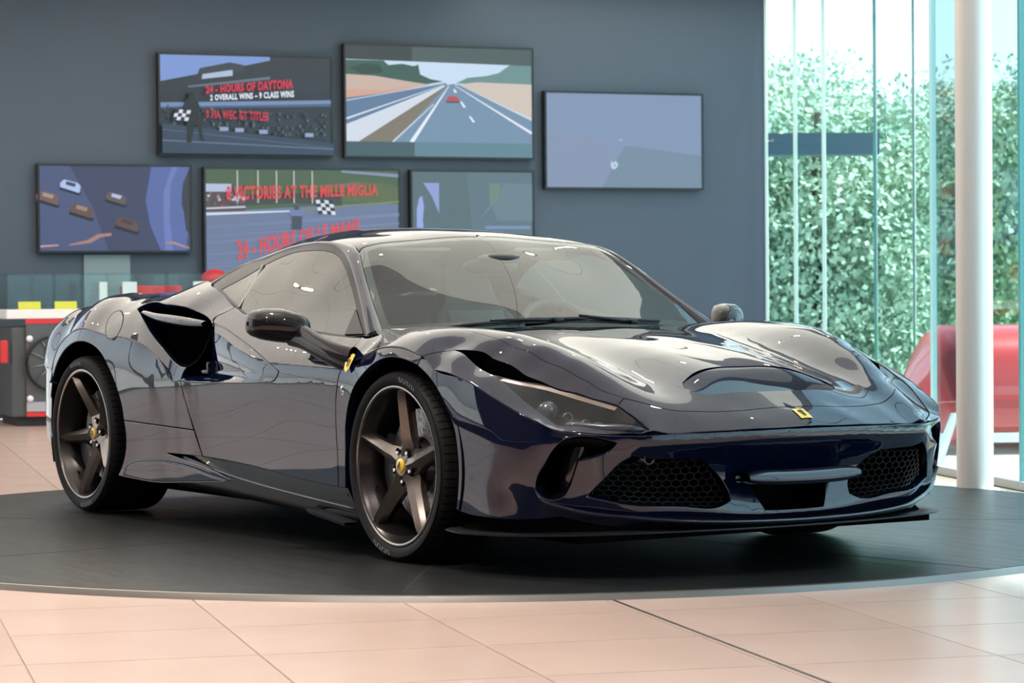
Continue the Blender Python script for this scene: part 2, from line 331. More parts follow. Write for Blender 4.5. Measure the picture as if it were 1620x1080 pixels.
# traced feature lines, in the coordinates of their surface
CUR={
 'slot_up':[(0.2334,0.8349),(0.2885,0.8181),(0.3444,0.7848),(0.4397,0.7694),(0.5231,0.7526),(0.6089,0.7333),(0.6424,0.7228)],
 'slot_dn':[(0.2334,0.8349),(0.3724,0.8452),(0.4739,0.8413)],
 'hl_topl':[(0.4739,0.8413),(0.5111,0.815),(0.5652,0.7675),(0.6424,0.7228)],
 'hl_top':[(0.6424,0.7228),(0.7508,0.6727),(0.8785,0.6104)],
 'hl_front':[(0.8785,0.6104),(0.9514,0.5967),(1.0082,0.5749)],
 'hl_bot':[(1.0082,0.5749),(0.9992,0.596),(0.9321,0.6731),(0.8971,0.7109),(0.8288,0.7682),(0.8014,0.7918)],
 'hl_left':[(0.8014,0.7918),(0.7291,0.8127),(0.6611,0.8298),(0.5545,0.8353),(0.4739,0.8413)],
 'seam_f':[(0.2334,0.8349),(0.2063,0.8942),(0.1938,0.9419)],
 'seam_c':[(0.1938,0.9419),(0.233,0.9454),(0.2769,0.9445)],
 'C1':[(0.2769,0.9445),(0.4378,0.9232),(0.6486,0.8957),(0.7787,0.8576),(0.8358,0.8123)],
 'archcr_T':[(0.1938,0.9419),(0.113,0.9518),(-0.0013,0.9559),(-0.0925,0.9544),(-0.1378,0.9722),(-0.1123,1.0121)],
 'L_T':[(-0.1123,1.0121),(-0.2565,0.9673),(-0.3279,0.9637)],
 'df_T':[(-0.3279,0.9637),(-0.3462,0.9261),(-0.3585,0.893),(-0.3769,0.8551)],
 'df_T2':[(-0.3769,0.8551),(-0.2955,0.862),(-0.2659,0.8476)],
 'df_lo':[(-0.406,0.2367),(-0.3972,0.3524),(-0.3955,0.4595),(-0.3873,0.544),(-0.3676,0.6193),(-0.3494,0.6738)],
 'archlip_f':[(0.1798,0.686),(0.1308,0.6988),(0.0653,0.7087),(-0.0047,0.7095),(-0.0714,0.6955),(-0.1508,0.6645),(-0.2338,0.6142),(-0.2905,0.5453),(-0.3214,0.4736),(-0.3383,0.3552),(-0.3511,0.2354)],
 'fend_bot':[(-0.3511,0.2354),(-0.406,0.2367)],
 'door_front':[(-0.406,0.2367),(-0.3972,0.3524),(-0.3955,0.4595),(-0.3873,0.544),(-0.3676,0.6193),(-0.3494,0.6738),(-0.345,0.714),(-0.3566,0.7473),(-0.3683,0.7761)],
 'L_S':[(-0.3494,0.6738),(-0.2903,0.6793),(-0.2269,0.6894)],
 'archcr_S':[(-0.2269,0.6894),(-0.1892,0.7123),(-0.1001,0.7382),(-0.0079,0.7482),(0.1093,0.7399),(0.199,0.7185)],
 'seam_S':[(0.199,0.7185),(0.1798,0.686)],
 'belt':[(-0.3683,0.7761),(-0.4969,0.7783),(-0.6794,0.787),(-0.9352,0.8039),(-1.1566,0.8267),(-1.3458,0.8528),(-1.4545,0.8748),(-1.5004,0.8847)],
 'door_rt':[(-1.5004,0.8847),(-1.5422,0.8623),(-1.5849,0.8398),(-1.5491,0.8176)],
 'dish_K':[(-1.5491,0.8176),(-1.446,0.8033),(-1.2979,0.7727),(-1.031,0.7111),(-0.8078,0.6443)],
 'crest':[(-0.8078,0.6443),(-0.6654,0.6333),(-0.5003,0.622),(-0.3856,0.6155)],
 'dish_tip':[(-0.8078,0.6443),(-0.8303,0.6203),(-0.9006,0.6057)],
 'dish_bot':[(-0.9006,0.6057),(-1.0297,0.599),(-1.2993,0.5924),(-1.5783,0.5907),(-1.6443,0.5942)],
 'dish_rear':[(-1.6443,0.5942),(-1.5611,0.656),(-1.5039,0.6868),(-1.4866,0.7291),(-1.507,0.7708),(-1.5491,0.8176)],
 'door_rear':[(-1.6443,0.5942),(-1.6344,0.5642),(-1.6016,0.4895),(-1.5522,0.3981),(-1.4991,0.2939)],
 'door_bot':[(-1.4991,0.2939),(-1.0868,0.2785),(-0.7325,0.2519),(-0.406,0.2367)],
 'light':[(-1.6443,0.5942),(-1.7448,0.5944),(-1.799,0.6364),(-1.9218,0.693),(-2.119,0.7476),(-2.379,0.7662)],
 'archcr_r':[(-2.379,0.7662),(-2.4813,0.7787),(-2.6281,0.7937),(-2.7921,0.7678),(-2.8921,0.7198),(-2.9593,0.6494),(-3.0222,0.5501)],
 'archlip_r':[(-3.0165,0.4803),(-2.9569,0.5799),(-2.8895,0.6453),(-2.827,0.6905),(-2.741,0.7246),(-2.6272,0.7383),(-2.517,0.7274),(-2.3937,0.6863),(-2.3065,0.6214),(-2.2433,0.5487),(-2.1985,0.4642),(-2.1925,0.4129)],
 'archlip_r2':[(-2.1925,0.4129),(-2.185,0.3763),(-2.1936,0.302),(-2.2203,0.2505),(-2.2901,0.1767)],
 'qsplit':[(-2.1925,0.4129),(-1.5581,0.3967)],
 'qlow_bot':[(-2.2901,0.1767),(-2.1514,0.1695),(-1.9758,0.1686),(-1.7454,0.1774),(-1.4615,0.1946),(-1.24,0.2143)],
 'qlow_wedge':[(-1.24,0.2143),(-1.508,0.2571),(-1.6743,0.2766),(-1.8127,0.2931)],
 'qlow_top':[(-1.8127,0.2931),(-1.4991,0.2939)],
 'fin':[(-2.2139,0.1846),(-2.172,0.2264),(-2.1166,0.2423),(-1.9334,0.2577),(-1.7902,0.2582),(-1.6219,0.2488),(-1.4024,0.2227),(-1.2838,0.2107)],
 'fin_b':[(-1.2838,0.2107),(-1.6308,0.1876),(-1.9752,0.1725),(-2.2139,0.1846)],
 'h_light':[(-1.6596,0.2644),(-1.7592,0.2653),(-1.8153,0.2325),(-1.9159,0.1922),(-2.1183,0.1537),(-2.3741,0.1444)],
 'h_cr':[(-2.3741,0.1444),(-2.4902,0.1302),(-2.6279,0.1203),(-2.8219,0.1262),(-2.9486,0.1545),(-2.9875,0.2142),(-2.9516,0.3061)],
 'intake_lo':[(-1.6596,0.2644),(-1.6567,0.2333),(-1.634,0.2145)],
 'intake_l':[(-1.634,0.2145),(-1.7011,0.2117),(-1.7518,0.2012),(-1.871,0.1605),(-1.9963,0.114),(-2.0992,0.0679),(-2.2555,0.0026)],
 'intake_t':[(-2.2555,0.0026),(-2.2492,-0.0211),(-2.0244,-0.0273),(-1.8074,-0.0169),(-1.6375,0.0089),(-1.532,0.0467)],
 'h_door':[(-1.532,0.0467),(-1.5728,0.0148),(-1.5552,-0.0286),(-1.5521,-0.0771)],
 'h_belt':[(-1.5521,-0.0771),(-1.6232,-0.1084),(-1.722,-0.1354),(-1.8086,-0.1602),(-1.904,-0.1865)],
 'intake_r':[(-1.532,0.0467),(-1.506,0.101),(-1.5086,0.142),(-1.5443,0.1799),(-1.6028,0.2075),(-1.634,0.2145)],
 'fuel':[(-2.356,0.1584),(-2.4165,0.1145),(-2.4538,0.0663),(-2.4547,0.0266),(-2.4249,0.0138),(-2.3553,0.0329),(-2.295,0.0716),(-2.2699,0.111),(-2.2729,0.1429),(-2.3042,0.1588)],
 'ws_left':[(-0.4466,0.726),(-0.5646,0.6953),(-0.6869,0.6549),(-0.8429,0.5989),(-0.8812,0.5827)],
 'ws_corner':[(-0.8812,0.5827),(-0.9029,0.5594),(-0.9093,0.5056)],
 'ws_top':[(-0.9093,0.5056),(-0.926,0.3892),(-0.9537,0.1726),(-0.941,0.0141)],
 'fr_out':[(-0.43,0.7838),(-0.4981,0.8267),(-0.6165,0.9028),(-0.7595,0.9953),(-0.8785,1.0636),(-0.9762,1.1015),(-1.0609,1.1214),(-1.1525,1.1294),(-1.2427,1.1287),(-1.4154,1.1145),(-1.5995,1.0821),(-1.84,1.0443),(-1.9525,0.9725)],
 'gl_top':[(-0.4568,0.7859),(-0.6091,0.8796),(-0.7263,0.9548),(-0.8496,1.032),(-0.9539,1.0769),(-1.0236,1.0951),(-1.1171,1.1065),(-1.2061,1.1081),(-1.3833,1.0988),(-1.5647,1.0523)],
 'gl_split':[(-1.5647,1.0523),(-1.5014,0.8795)],
 'gl_belt':[(-1.5014,0.8795),(-1.3947,0.8549),(-1.2031,0.8286),(-0.9788,0.8057),(-0.7318,0.7885),(-0.5616,0.7794),(-0.4568,0.7859)],
 'qw_top':[(-1.5647,1.0523),(-1.8018,0.9562)],
 'qw_bot':[(-1.8018,0.9562),(-1.6143,0.9097),(-1.5014,0.8795)],
 'sail':[(-0.5669,0.7805),(-0.5912,0.831),(-0.6116,0.8749)],
 'sail2':[(-0.6116,0.8749),(-0.5354,0.8312),(-0.4541,0.7837)],
 'sail3':[(-0.4541,0.7837),(-0.5669,0.7805)],
 'C1_B':[(1.3898,0.6859),(1.3606,0.71),(1.3258,0.6956),(1.2852,0.6749),(1.1264,0.644),(0.9445,0.5654),(0.833,0.5133),(0.7714,0.4851)],
 'archlip_b':[(1.3898,0.6852),(1.3106,0.6438),(1.2495,0.5883),(1.2164,0.5431),(1.1828,0.4846),(1.1645,0.4045),(1.1596,0.3349),(1.1682,0.2476),(1.1762,0.2068)],
 'b_bot':[(1.1762,0.2068),(1.1314,0.1969),(0.9977,0.1894),(0.8621,0.1924),(0.7751,0.2014)],
 'duct':[(0.8418,0.2955),(0.8348,0.3329),(0.8119,0.3744),(0.7874,0.4198),(0.7561,0.453),(0.7295,0.4633),(0.6927,0.4654),(0.6496,0.4569),(0.6115,0.4442)],
 'duct_in':[(0.6115,0.4442),(0.6291,0.4219),(0.6729,0.3997),(0.719,0.3872)],
 'duct_in2':[(0.719,0.3872),(0.7311,0.3476),(0.7448,0.3062),(0.76,0.2751)],
 'duct_bt':[(0.76,0.2751),(0.7876,0.2605),(0.8163,0.2645),(0.8353,0.281),(0.8418,0.2955)],
 'gr_top':[(0.5622,0.4),(0.531,0.3907),(0.4546,0.3859),(0.356,0.3822)],
 'gr_left':[(0.6942,0.2704),(0.6427,0.3286),(0.5942,0.3819),(0.5622,0.4)],
 'gr_bot':[(0.2468,0.244),(0.2789,0.2292),(0.4328,0.2339),(0.591,0.2447),(0.6942,0.2704)],
 'duct_lip':[(0.8418,0.2955),(0.8328,0.2664),(0.8171,0.254),(0.7729,0.2352),(0.7142,0.2221),(0.665,0.2133),(0.6132,0.208),(0.4772,0.1937),(0.3139,0.1772)],
 'grille_r':[(0.356,0.3822),(0.3123,0.3482),(0.2677,0.3042),(0.2478,0.2664),(0.2468,0.244)],
}
# ---------------------------------------------------------------- trimmed panels on the body surfaces
def chain(items, patch, ds=.012):
    out=[]
    for it in items:
        if isinstance(it,str):
            P=CUR[it[1:]][::-1] if it[0]=='-' else CUR[it]
        else:
            P=[]
            for p in it:
                if len(p)==3:
                    a,b,_=patch.to(np.array(p,float));P.append((float(a),float(b)))
                else: P.append(p)
        Q=spline(P,ds)
        if len(out) and np.linalg.norm(out[-1][-1]-Q[0])<.004: Q=Q[1:]
        out.append(Q)
    L=np.vstack(out)
    if np.linalg.norm(L[0]-L[-1])<.004: L=L[:-1]
    keep=np.ones(len(L),bool)
    d=np.linalg.norm(L-np.roll(L,1,0),axis=1);keep[d<.0012]=False
    return L[keep]
def area(L):
    x,y=L[:,0],L[:,1];return .5*np.sum(x*np.roll(y,-1)-y*np.roll(x,-1))
def inset(L,d):
    s=1. if area(L)>0 else -1.
    e=np.roll(L,-1,0)-L;e/=np.linalg.norm(e,axis=1,keepdims=True)+1e-12
    n=np.stack([-e[:,1],e[:,0]],-1)*s
    m=n+np.roll(n,1,0);k=np.linalg.norm(m,axis=1,keepdims=True)+1e-9;m/=k
    c=np.clip((m*n).sum(1),.35,1.)
    return L+m*(d/c)[:,None]
def inside(P,L):
    x,y=P[:,0],P[:,1];r=np.zeros(len(P),bool)
    for (x0,y0),(x1,y1) in zip(L,np.roll(L,-1,0)):
        c=((y0>y)!=(y1>y));
        with np.errstate(divide='ignore',invalid='ignore'):
            r^=c&(x<(x1-x0)*(y-y0)/(y1-y0)+x0)
    return r
def near_d(P,L):
    d=np.full(len(P),1e9)
    for k in range(0,len(P),2000): d[k:k+2000]=np.sqrt(((P[k:k+2000,None]-L[None])**2).sum(-1)).min(1)
    return d
def to3(Q,side):
    Q=np.array(Q,float)
    if side!='far': Q[:,1]*=-1
    return Q
def panel_data(patch,outer,holes=(),grid=.028,gap=.002,rnd=.003,skirt=.02,off=0.,dfun=None,hole_open=True):
    def pos(L,o=0.):
        oo=np.full(len(L),off+o)
        if dfun is not None: oo=oo+dfun(L)
        return patch.pt(L[:,0],L[:,1],oo)
    loops=[(outer,1.)]+[(h,-1.) for h in holes]
    r1=[inset(L,(gap+rnd)*s) for L,s in loops];r0=[inset(L,gap*s) for L,s in loops]
    lo=r1[0].min(0);hi=r1[0].max(0)
    gx,gy=np.meshgrid(np.arange(lo[0]+grid/2,hi[0],grid),np.arange(lo[1]+grid/2,hi[1],grid))
    gx[::2]+=grid*.25;gx[1::2]-=grid*.25
    Gp=np.c_[gx.ravel(),gy.ravel()]
    m=inside(Gp,r1[0])
    for h in r1[1:]: m&=~inside(Gp,h)
    Gp=Gp[m]
    if len(Gp): Gp=Gp[near_d(Gp,np.vstack(r1))>grid*.42]
    P=np.vstack(r1+[Gp]);E=[];k=0
    for L in r1:
        n=len(L);E+=[(k+i,k+(i+1)%n) for i in range(n)];k+=n
    res=delaunay_2d_cdt([Vector(p) for p in P],E,[],0,1e-6)
    V2=np.array([tuple(v) for v in res[0]]);Tn=np.array([f for f in res[2] if len(f)==3])
    C=V2[Tn].mean(1);m=inside(C,r1[0])
    for h in r1[1:]: m&=~inside(C,h)
    Tn=Tn[m]
    V=pos(V2);N=patch.nrm(V2[:,0],V2[:,1])
    if dfun is not None or off!=0:
        fn=np.cross(V[Tn[:,1]]-V[Tn[:,0]],V[Tn[:,2]]-V[Tn[:,0]])
        fl=(fn*N[Tn[:,0]]).sum(1)<0;Tn[fl]=Tn[fl][:,::-1];fn[fl]*=-1
        if dfun is not None:
            N2=np.zeros_like(N)
            for q in range(3): np.add.at(N2,Tn[:,q],fn)
            l=np.linalg.norm(N2,axis=1);ok=l>0;N[ok]=N2[ok]/l[ok,None]
    fn=np.cross(V[Tn[:,1]]-V[Tn[:,0]],V[Tn[:,2]]-V[Tn[:,0]])
    fl=(fn*N[Tn[:,0]]).sum(1)<0;Tn[fl]=Tn[fl][:,::-1]
    Vs=[V];Ns=[N];Fs=[tuple(t) for t in Tn];base=len(V)
    # map loop verts -> nearest output vertex
    for L1,L0 in zip(r1,r0):
        n=len(L1)
        p1=pos(L1);n1=patch.nrm(L1[:,0],L1[:,1]);p0s=pos(L0,0.);n0=patch.nrm(L0[:,0],L0[:,1])
        out=p0s-p1;out-=(out*n0).sum(1,keepdims=True)*n0;out/=np.linalg.norm(out,axis=1,keepdims=True)+1e-9
        p0=p0s-n0*rnd*.6
        nn=n0*.45+out*.9;nn/=np.linalg.norm(nn,axis=1,keepdims=True)
        p2=p0-n0*skirt
        Vs+=[p1,p0,p0,p2];Ns+=[n1,nn,out,out]
        for i in range(n):
            j=(i+1)%n
            for a,b in ((0,1),(2,3)):
                f=(base+a*n+i,base+a*n+j,base+b*n+j,base+b*n+i)
                Fs.append(f)
        base+=4*n
    V=np.vstack(Vs);N=np.vstack(Ns)
    # orient quads by normals
    F2=[]
    for f in Fs:
        p=V[list(f)];c=np.cross(p[1]-p[0],p[2]-p[0])
        if np.dot(c,N[f[0]]+N[f[-1]])<0: f=tuple(reversed(f))
        F2.append(f)
    return V,N,F2
def panel(name,patch,items,m,parent,holes=(),sides=('near','far'),sym=False,**kw):
    L=chain(items,patch)
    if sym:
        # items describe the half with b>=0 from the centre line round to the centre line
        H2=L.copy();H2=H2[::-1]*[1,-1] if patch.kind=='Z' else H2[::-1]*[-1,1]
        tol=1e-4
        col=1 if patch.kind=='Z' else 0
        H2=H2[np.abs(H2[:,col])>tol]
        L=np.vstack([L,H2])
    hs=[]
    for h in holes:
        hl=h if isinstance(h,np.ndarray) else chain(h,patch)
        hs.append(hl)
    V,N,Fc=panel_data(patch,L,hs,**kw)
    objs=[]
    for sd in (('near',) if sym else sides):
        V3=to3(V,sd);N3=to3(N,sd)
        objs.append(mobj(name,V3,rev(Fc) if sd!='far' else Fc,m,parent,normals=N3))
    return objs
def recess(name,patch,items,m,parent,depth=.1,steps=4,shrink=.0,direction=None,cap=True,sides=('near','far'),start=-.001):
    L=chain(items,patch) if not isinstance(items,np.ndarray) else items
    P=patch.pt(L[:,0],L[:,1],np.full(len(L),start));N=patch.nrm(L[:,0],L[:,1]);nm=N.mean(0);nm/=np.linalg.norm(nm)
    d=np.array(direction,float) if direction is not None else -nm*depth
    c=P.mean(0);rings=[]
    for i in range(steps+1):
        f=i/steps;rings.append(c+(P-c)*(1-shrink*f)+d*f)
    n=len(P);V=np.vstack(rings);Fc=[]
    for i in range(steps):
        for k in range(n):
            j=(k+1)%n;Fc.append((i*n+k,i*n+j,(i+1)*n+j,(i+1)*n+k))
    if cap:
        V=np.vstack([V,(c+d)[None]]);q=len(V)-1
        for k in range(n): Fc.append((steps*n+k,steps*n+(k+1)%n,q))
    objs=[]
    for sd in sides:
        objs.append(mobj(name,to3(V,sd),Fc,m,parent,smooth=False))
    return objs
# ---------------------------------------------------------------- the showroom
FLZ=-.022
wa=math.radians(-11.5); WN=Vector((math.cos(wa),math.sin(wa),0)); WT=Vector((-math.sin(wa),math.cos(wa),0)); WD=-11.85
WRZ=math.atan2(WT.y,WT.x)              # local x runs along the back wall, local -y faces the room
def wpt(u,z,out=0.): p=WN*(WD+out)+WT*u; return Vector((p.x,p.y,z))
CEIL=3.52
A_=Vector((-10.31,8.77)); D_=Vector((-2.50,3.75)); A2_=Vector((-9.05,9.86)); E_=Vector((-1.33,3.27)); F_=Vector((13.5,-2.2)); L0=wpt(-1.7,0).xy; B1=Vector((-8.6,-11.2)); B2=Vector((15.,-11.2))
FLOOR=mat('floor_cream',(.74,.60,.50),.22,spec=.35)
def floor_nodes(m):
    n=m.node_tree;b=n.nodes['Principled BSDF'];tc=n.nodes.new('ShaderNodeTexCoord');t=n.nodes.new('ShaderNodeTexNoise');r=n.nodes.new('ShaderNodeValToRGB')
    t.inputs['Scale'].default_value=1.3;t.inputs['Detail'].default_value=5
    r.color_ramp.elements[0].position=.3;r.color_ramp.elements[1].position=.7
    r.color_ramp.elements[0].color=(.50,.365,.312,1);r.color_ramp.elements[1].color=(.57,.425,.368,1)
    n.links.new(tc.outputs['Object'],t.inputs['Vector']);n.links.new(t.outputs['Fac'],r.inputs[0]);n.links.new(r.outputs[0],b.inputs['Base Color'])
floor_nodes(FLOOR)
GROUT=mat('floor_joint',(.30,.22,.17),.7)
poly=[A_,A2_,D_,E_,F_,B2,B1,L0]
bm=bmesh.new();bm.faces.new([bm.verts.new((p.x,p.y,FLZ-.004)) for p in poly]);floor=bobj('floor',bm,GROUT);tag(floor,'cream stone tiled showroom floor','floor',kind='structure')
# tiles: 0.613 x 0.6 m slabs at 18 degrees to the car
ta=math.radians(-18);e1=Vector((math.cos(ta),math.sin(ta)));e2=Vector((-e1.y,e1.x))
def inpoly(p,pl):
    r=False;n=len(pl)
    for i in range(n):
        a,b=pl[i],pl[(i+1)%n]
        if (a.y>p.y)!=(b.y>p.y) and p.x<(b.x-a.x)*(p.y-a.y)/(b.y-a.y)+a.x: r=not r
    return r
TS1,TS2,T01,T02=.6,.6135,1.131,-2.312
tile_me=None;tiles=[];rest=[]
CAMXY=Vector((7.939,-5.52));CF=Vector((_f.x,_f.y)).normalized();CR=Vector((_r.x,_r.y))
for i in range(-42,30):
    for j in range(-30,32):
        c=e1*(T01+(i+.5)*TS1)+e2*(T02+(j+.5)*TS2)
        if not all(inpoly(c+e1*sx*TS1/2+e2*sy*TS2/2,poly) for sx in(-1,1) for sy in(-1,1)): continue
        d=c-CAMXY;dep=d.dot(CF);lat=d.dot(CR)
        tt=(c-Vector((-1.32,.2))).length
        if tt<2.75-.45: continue
        px=810+4180*lat/dep if dep>1 else -9999
        py=540+4180*(.93/dep-.0183) if dep>1 else -9999
        vis=dep>5.5 and -90<px<1710 and py<1180
        (tiles if vis else rest).append((c,dep))
tiles.sort(key=lambda q:q[1])
rest+=tiles[300:];tiles=tiles[:300]
g=.0025
def slab(bm,c):
    top=[bm.verts.new((*(c+e1*sx*(TS1/2-g)+e2*sy*(TS2/2-g)),FLZ)) for sx,sy in((-1,-1),(1,-1),(1,1),(-1,1))]
    bot=[bm.verts.new((v.co.x,v.co.y,FLZ-.004)) for v in top]
    bm.faces.new(top)
    for k in range(4): bm.faces.new((top[k],bot[k],bot[(k+1)%4],top[(k+1)%4]))
bm=bmesh.new();slab(bm,Vector((0,0)));tm=bpy.data.meshes.new('tile');bmesh.ops.recalc_face_normals(bm,faces=bm.faces);bm.to_mesh(tm);bm.free();tm.materials.append(FLOOR)
for c,_d in tiles:
    o=bpy.data.objects.new('tile',tm);COL.objects.link(o);o.parent=floor;o.location=(c.x,c.y,0)
bm=bmesh.new()
for c,_d in rest: slab(bm,c)
o=bobj('tile_field',bm,FLOOR,floor);o['kind']='stuff'
# wide dark movement joint running under the turntable
jp=[e1*t+e2*(-.4505) for t in (0.9,9.)]
bm=bmesh.new();q=[jp[0]-e2*.006,jp[1]-e2*.006,jp[1]+e2*.006,jp[0]+e2*.006];bm.faces.new([bm.verts.new((p.x,p.y,FLZ+.0006)) for p in q]);bobj('movement_joint',bm,mat('joint_black',(.02,.02,.02),.6),floor)
# unseen dark sheet added behind the viewer to darken reflections in the bumper
bm=bmesh.new();bm.faces.new([bm.verts.new((x_,y_,FLZ+.006)) for x_,y_ in ((-7.8,-11.0),(12.6,-11.0),(12.6,-3.4),(8.6,-3.6),(5.6,-5.6),(3.0,-5.9),(-1.,-6.0),(-7.,-7.2))]);cpo=bobj('dark_reflection_sheet',bm,noise_bump(mat('reflection_sheet_dark',(.020,.018,.024),.95,spec=.1),200,.3,.004));tag(cpo,'unseen dark sheet added behind the viewer to darken reflections','dark_reflection_sheet')
# turntable
TTC=(-1.32,.21,0);TTM=mat('turntable_top',(.012,.013,.014),.34,spec=.25)
def tt_nodes(m):
    n=m.node_tree;b=n.nodes['Principled BSDF'];tc=n.nodes.new('ShaderNodeTexCoord');mp=n.nodes.new('ShaderNodeMapping');t=n.nodes.new('ShaderNodeTexNoise');r=n.nodes.new('ShaderNodeMapRange')
    mp.inputs['Scale'].default_value=(1.2,14,1);mp.inputs['Rotation'].default_value=(0,0,.6)
    t.inputs['Scale'].default_value=2.;t.inputs['Detail'].default_value=4;r.inputs['To Min'].default_value=.26;r.inputs['To Max'].default_value=.46
    n.links.new(tc.outputs['Object'],mp.inputs[0]);n.links.new(mp.outputs[0],t.inputs['Vector']);n.links.new(t.outputs['Fac'],r.inputs[0]);n.links.new(r.outputs[0],b.inputs['Roughness'])
tt_nodes(TTM)
tt=empty('turntable',TTC);tag(tt,'large round black turntable set in the cream tiled floor under the car','turntable')
lathe_obj('turntable_top',[(0,0),(2.735,0),(2.735,-.03)],TTM,tt,160,'z',angle=30)
lathe_obj('edge_ring',[(2.737,-.001),(2.752,-.003),(2.760,-.016),(2.765,-.026)],mat('ring_metal',(.20,.19,.18),.4,.8),tt,160,'z',angle=50)
for k,a in enumerate((.12,.9,1.7,2.5)):
    bbox('seam',(0,0,.0004),(5.46,.004,.0006),MATTE0 if False else mat('seam_black',(.006,.006,.006),.6),tt,rot=(0,0,a))
# walls
GREY=mat('wall_grey',(.070,.098,.138),.55);noise_bump(GREY,90,.03,.002)
RDARK=mat('rear_wall_dark',(.06,.052,.065),.8);DGREY=mat('wall_dark',(.05,.055,.075),.6)
def wall(name,a,b,z0,z1,m,th=.15):
    d=(b-a);L=d.length;n=Vector((-d.y,d.x)).normalized();c=(a+b)/2+n*th/2
    o=bbox(name,(c.x,c.y,(z0+z1)/2),(L,th,z1-z0),m,rot=(0,0,math.atan2(d.y,d.x)));o['kind']='structure';return o
wb=wall('wall_back',L0-WT.xy*.2,A_,FLZ,CEIL,GREY);tag(wb,'plain slate grey wall with six screens','wall')
wr_=wall('wall_rear',B2,B1,FLZ,CEIL,RDARK);wr_['kind']='structure';tag(wr_,'dark wall behind the viewer','wall')  # unseen wall, kept near and dark to darken reflections in the car
CEILM=mat('ceiling_plain',(.52,.47,.50),.85)
bm=bmesh.new();vv=[bm.verts.new((p.x,p.y,CEIL)) for p in poly];bm.faces.new(list(reversed(vv)));vv2=[bm.verts.new((p.x,p.y,CEIL+.2)) for p in poly];bm.faces.new(vv2)
for k in range(len(poly)): bm.faces.new((vv[k],vv[(k+1)%len(poly)],vv2[(k+1)%len(poly)],vv2[k]))
ceil=bobj('ceiling',bm,CEILM);tag(ceil,'showroom ceiling with luminous panels and spotlights','ceiling',kind='structure')
# glazed facades
FG=glass_mat('facade_glass',(.76,.94,.99),1.45)
EDGE=mat('glass_edge',(.62,.93,.90),.15,0,.5);EDGE2=mat('glass_edge_dark',(.10,.34,.33),.15,0,.5)
MULL=mat('mullion_grey',(.35,.37,.38),.5)
def facade(name,pts,label,edge_w=.022,edge_mats=(EDGE,),base=True,gm=None):
    root=empty(name,(pts[0].x,pts[0].y,0));tag(root,label,'window',kind='structure')
    inv=Vector((pts[0].x,pts[0].y,0))
    for k,(a,b) in enumerate(zip(pts[:-1],pts[1:])):
        d=b-a;L=d.length;rz=math.atan2(d.y,d.x);c=(a+b)/2
        bbox('glass_pane',(c.x-inv.x,c.y-inv.y,(CEIL+FLZ)/2),(L-.03,.012,CEIL-FLZ),gm or FG,root,rot=(0,0,rz))
        if base: bbox('sill_rail',(c.x-inv.x,c.y-inv.y,FLZ+.02),(L,.06,.04),MULL,root,rot=(0,0,rz))
    for k,p in enumerate(pts):
        d=(pts[min(k+1,len(pts)-1)]-pts[max(k-1,0)]);rz=math.atan2(d.y,d.x)
        bbox('glass_fin',(p.x-inv.x,p.y-inv.y,(CEIL+FLZ)/2),(edge_w if not hasattr(edge_w,'__len__') else edge_w[k%len(edge_w)],.035,CEIL-FLZ),edge_mats[k%len(edge_mats)],root,rot=(0,0,rz))
    return root
def on_line(px,a,b):
    # where the sight line through image column px meets a-b in plan
    v=CF+CR*((px-810)/4180.);d=b-a
    t=((CAMXY.x-a.x)*v.y-(CAMXY.y-a.y)*v.x)/(d.x*v.y-d.y*v.x);return a+d*t
J=[A_]+[on_line(p,A_,A2_) for p in (1260,1305,1386,1447)]+[A2_,D_,E_]
fac1=facade('window_1',J,'tall glass facade of upright panes beside the back wall',edge_w=(.022,.03,.03,.028,.022,.012,.03,.02),edge_mats=(EDGE,EDGE,EDGE,EDGE2,EDGE2,EDGE,EDGE,EDGE2))
K=[E_+(F_-E_)*(k/9) for k in range(1,10)]
fac2=facade('window_2',[E_+(F_-E_).normalized()*.001]+K,'glass facade continuing to the right of the white column',edge_w=.02,edge_mats=(EDGE2,),)
K2=[L0+(B1-L0)*(k/6) for k in range(7)]
FG2=glass_mat('clear_glass',(.93,.95,.94),1.45)
fac3=facade('window_3',K2,'wide glazed front on the left side of the showroom',edge_w=.08,edge_mats=(MULL,),gm=FG2)
wl2=wall('wall_side',F_,B2,FLZ,CEIL,DGREY);tag(wl2,'dark side wall behind the viewer','wall')
# white round column
colm=mat('column_white',(.74,.70,.67),.4)
colo=empty('column',(-1.37,3.0,0));tag(colo,'slender white round steel column by the glass facade','column')
lathe_obj('column_shaft',[(.0862,FLZ+.012),(.0862,CEIL)],colm,colo,48,'z')
lathe_obj('column_base',[(0,FLZ+.016),(.115,FLZ+.016),(.118,FLZ)],colm,colo,48,'z')
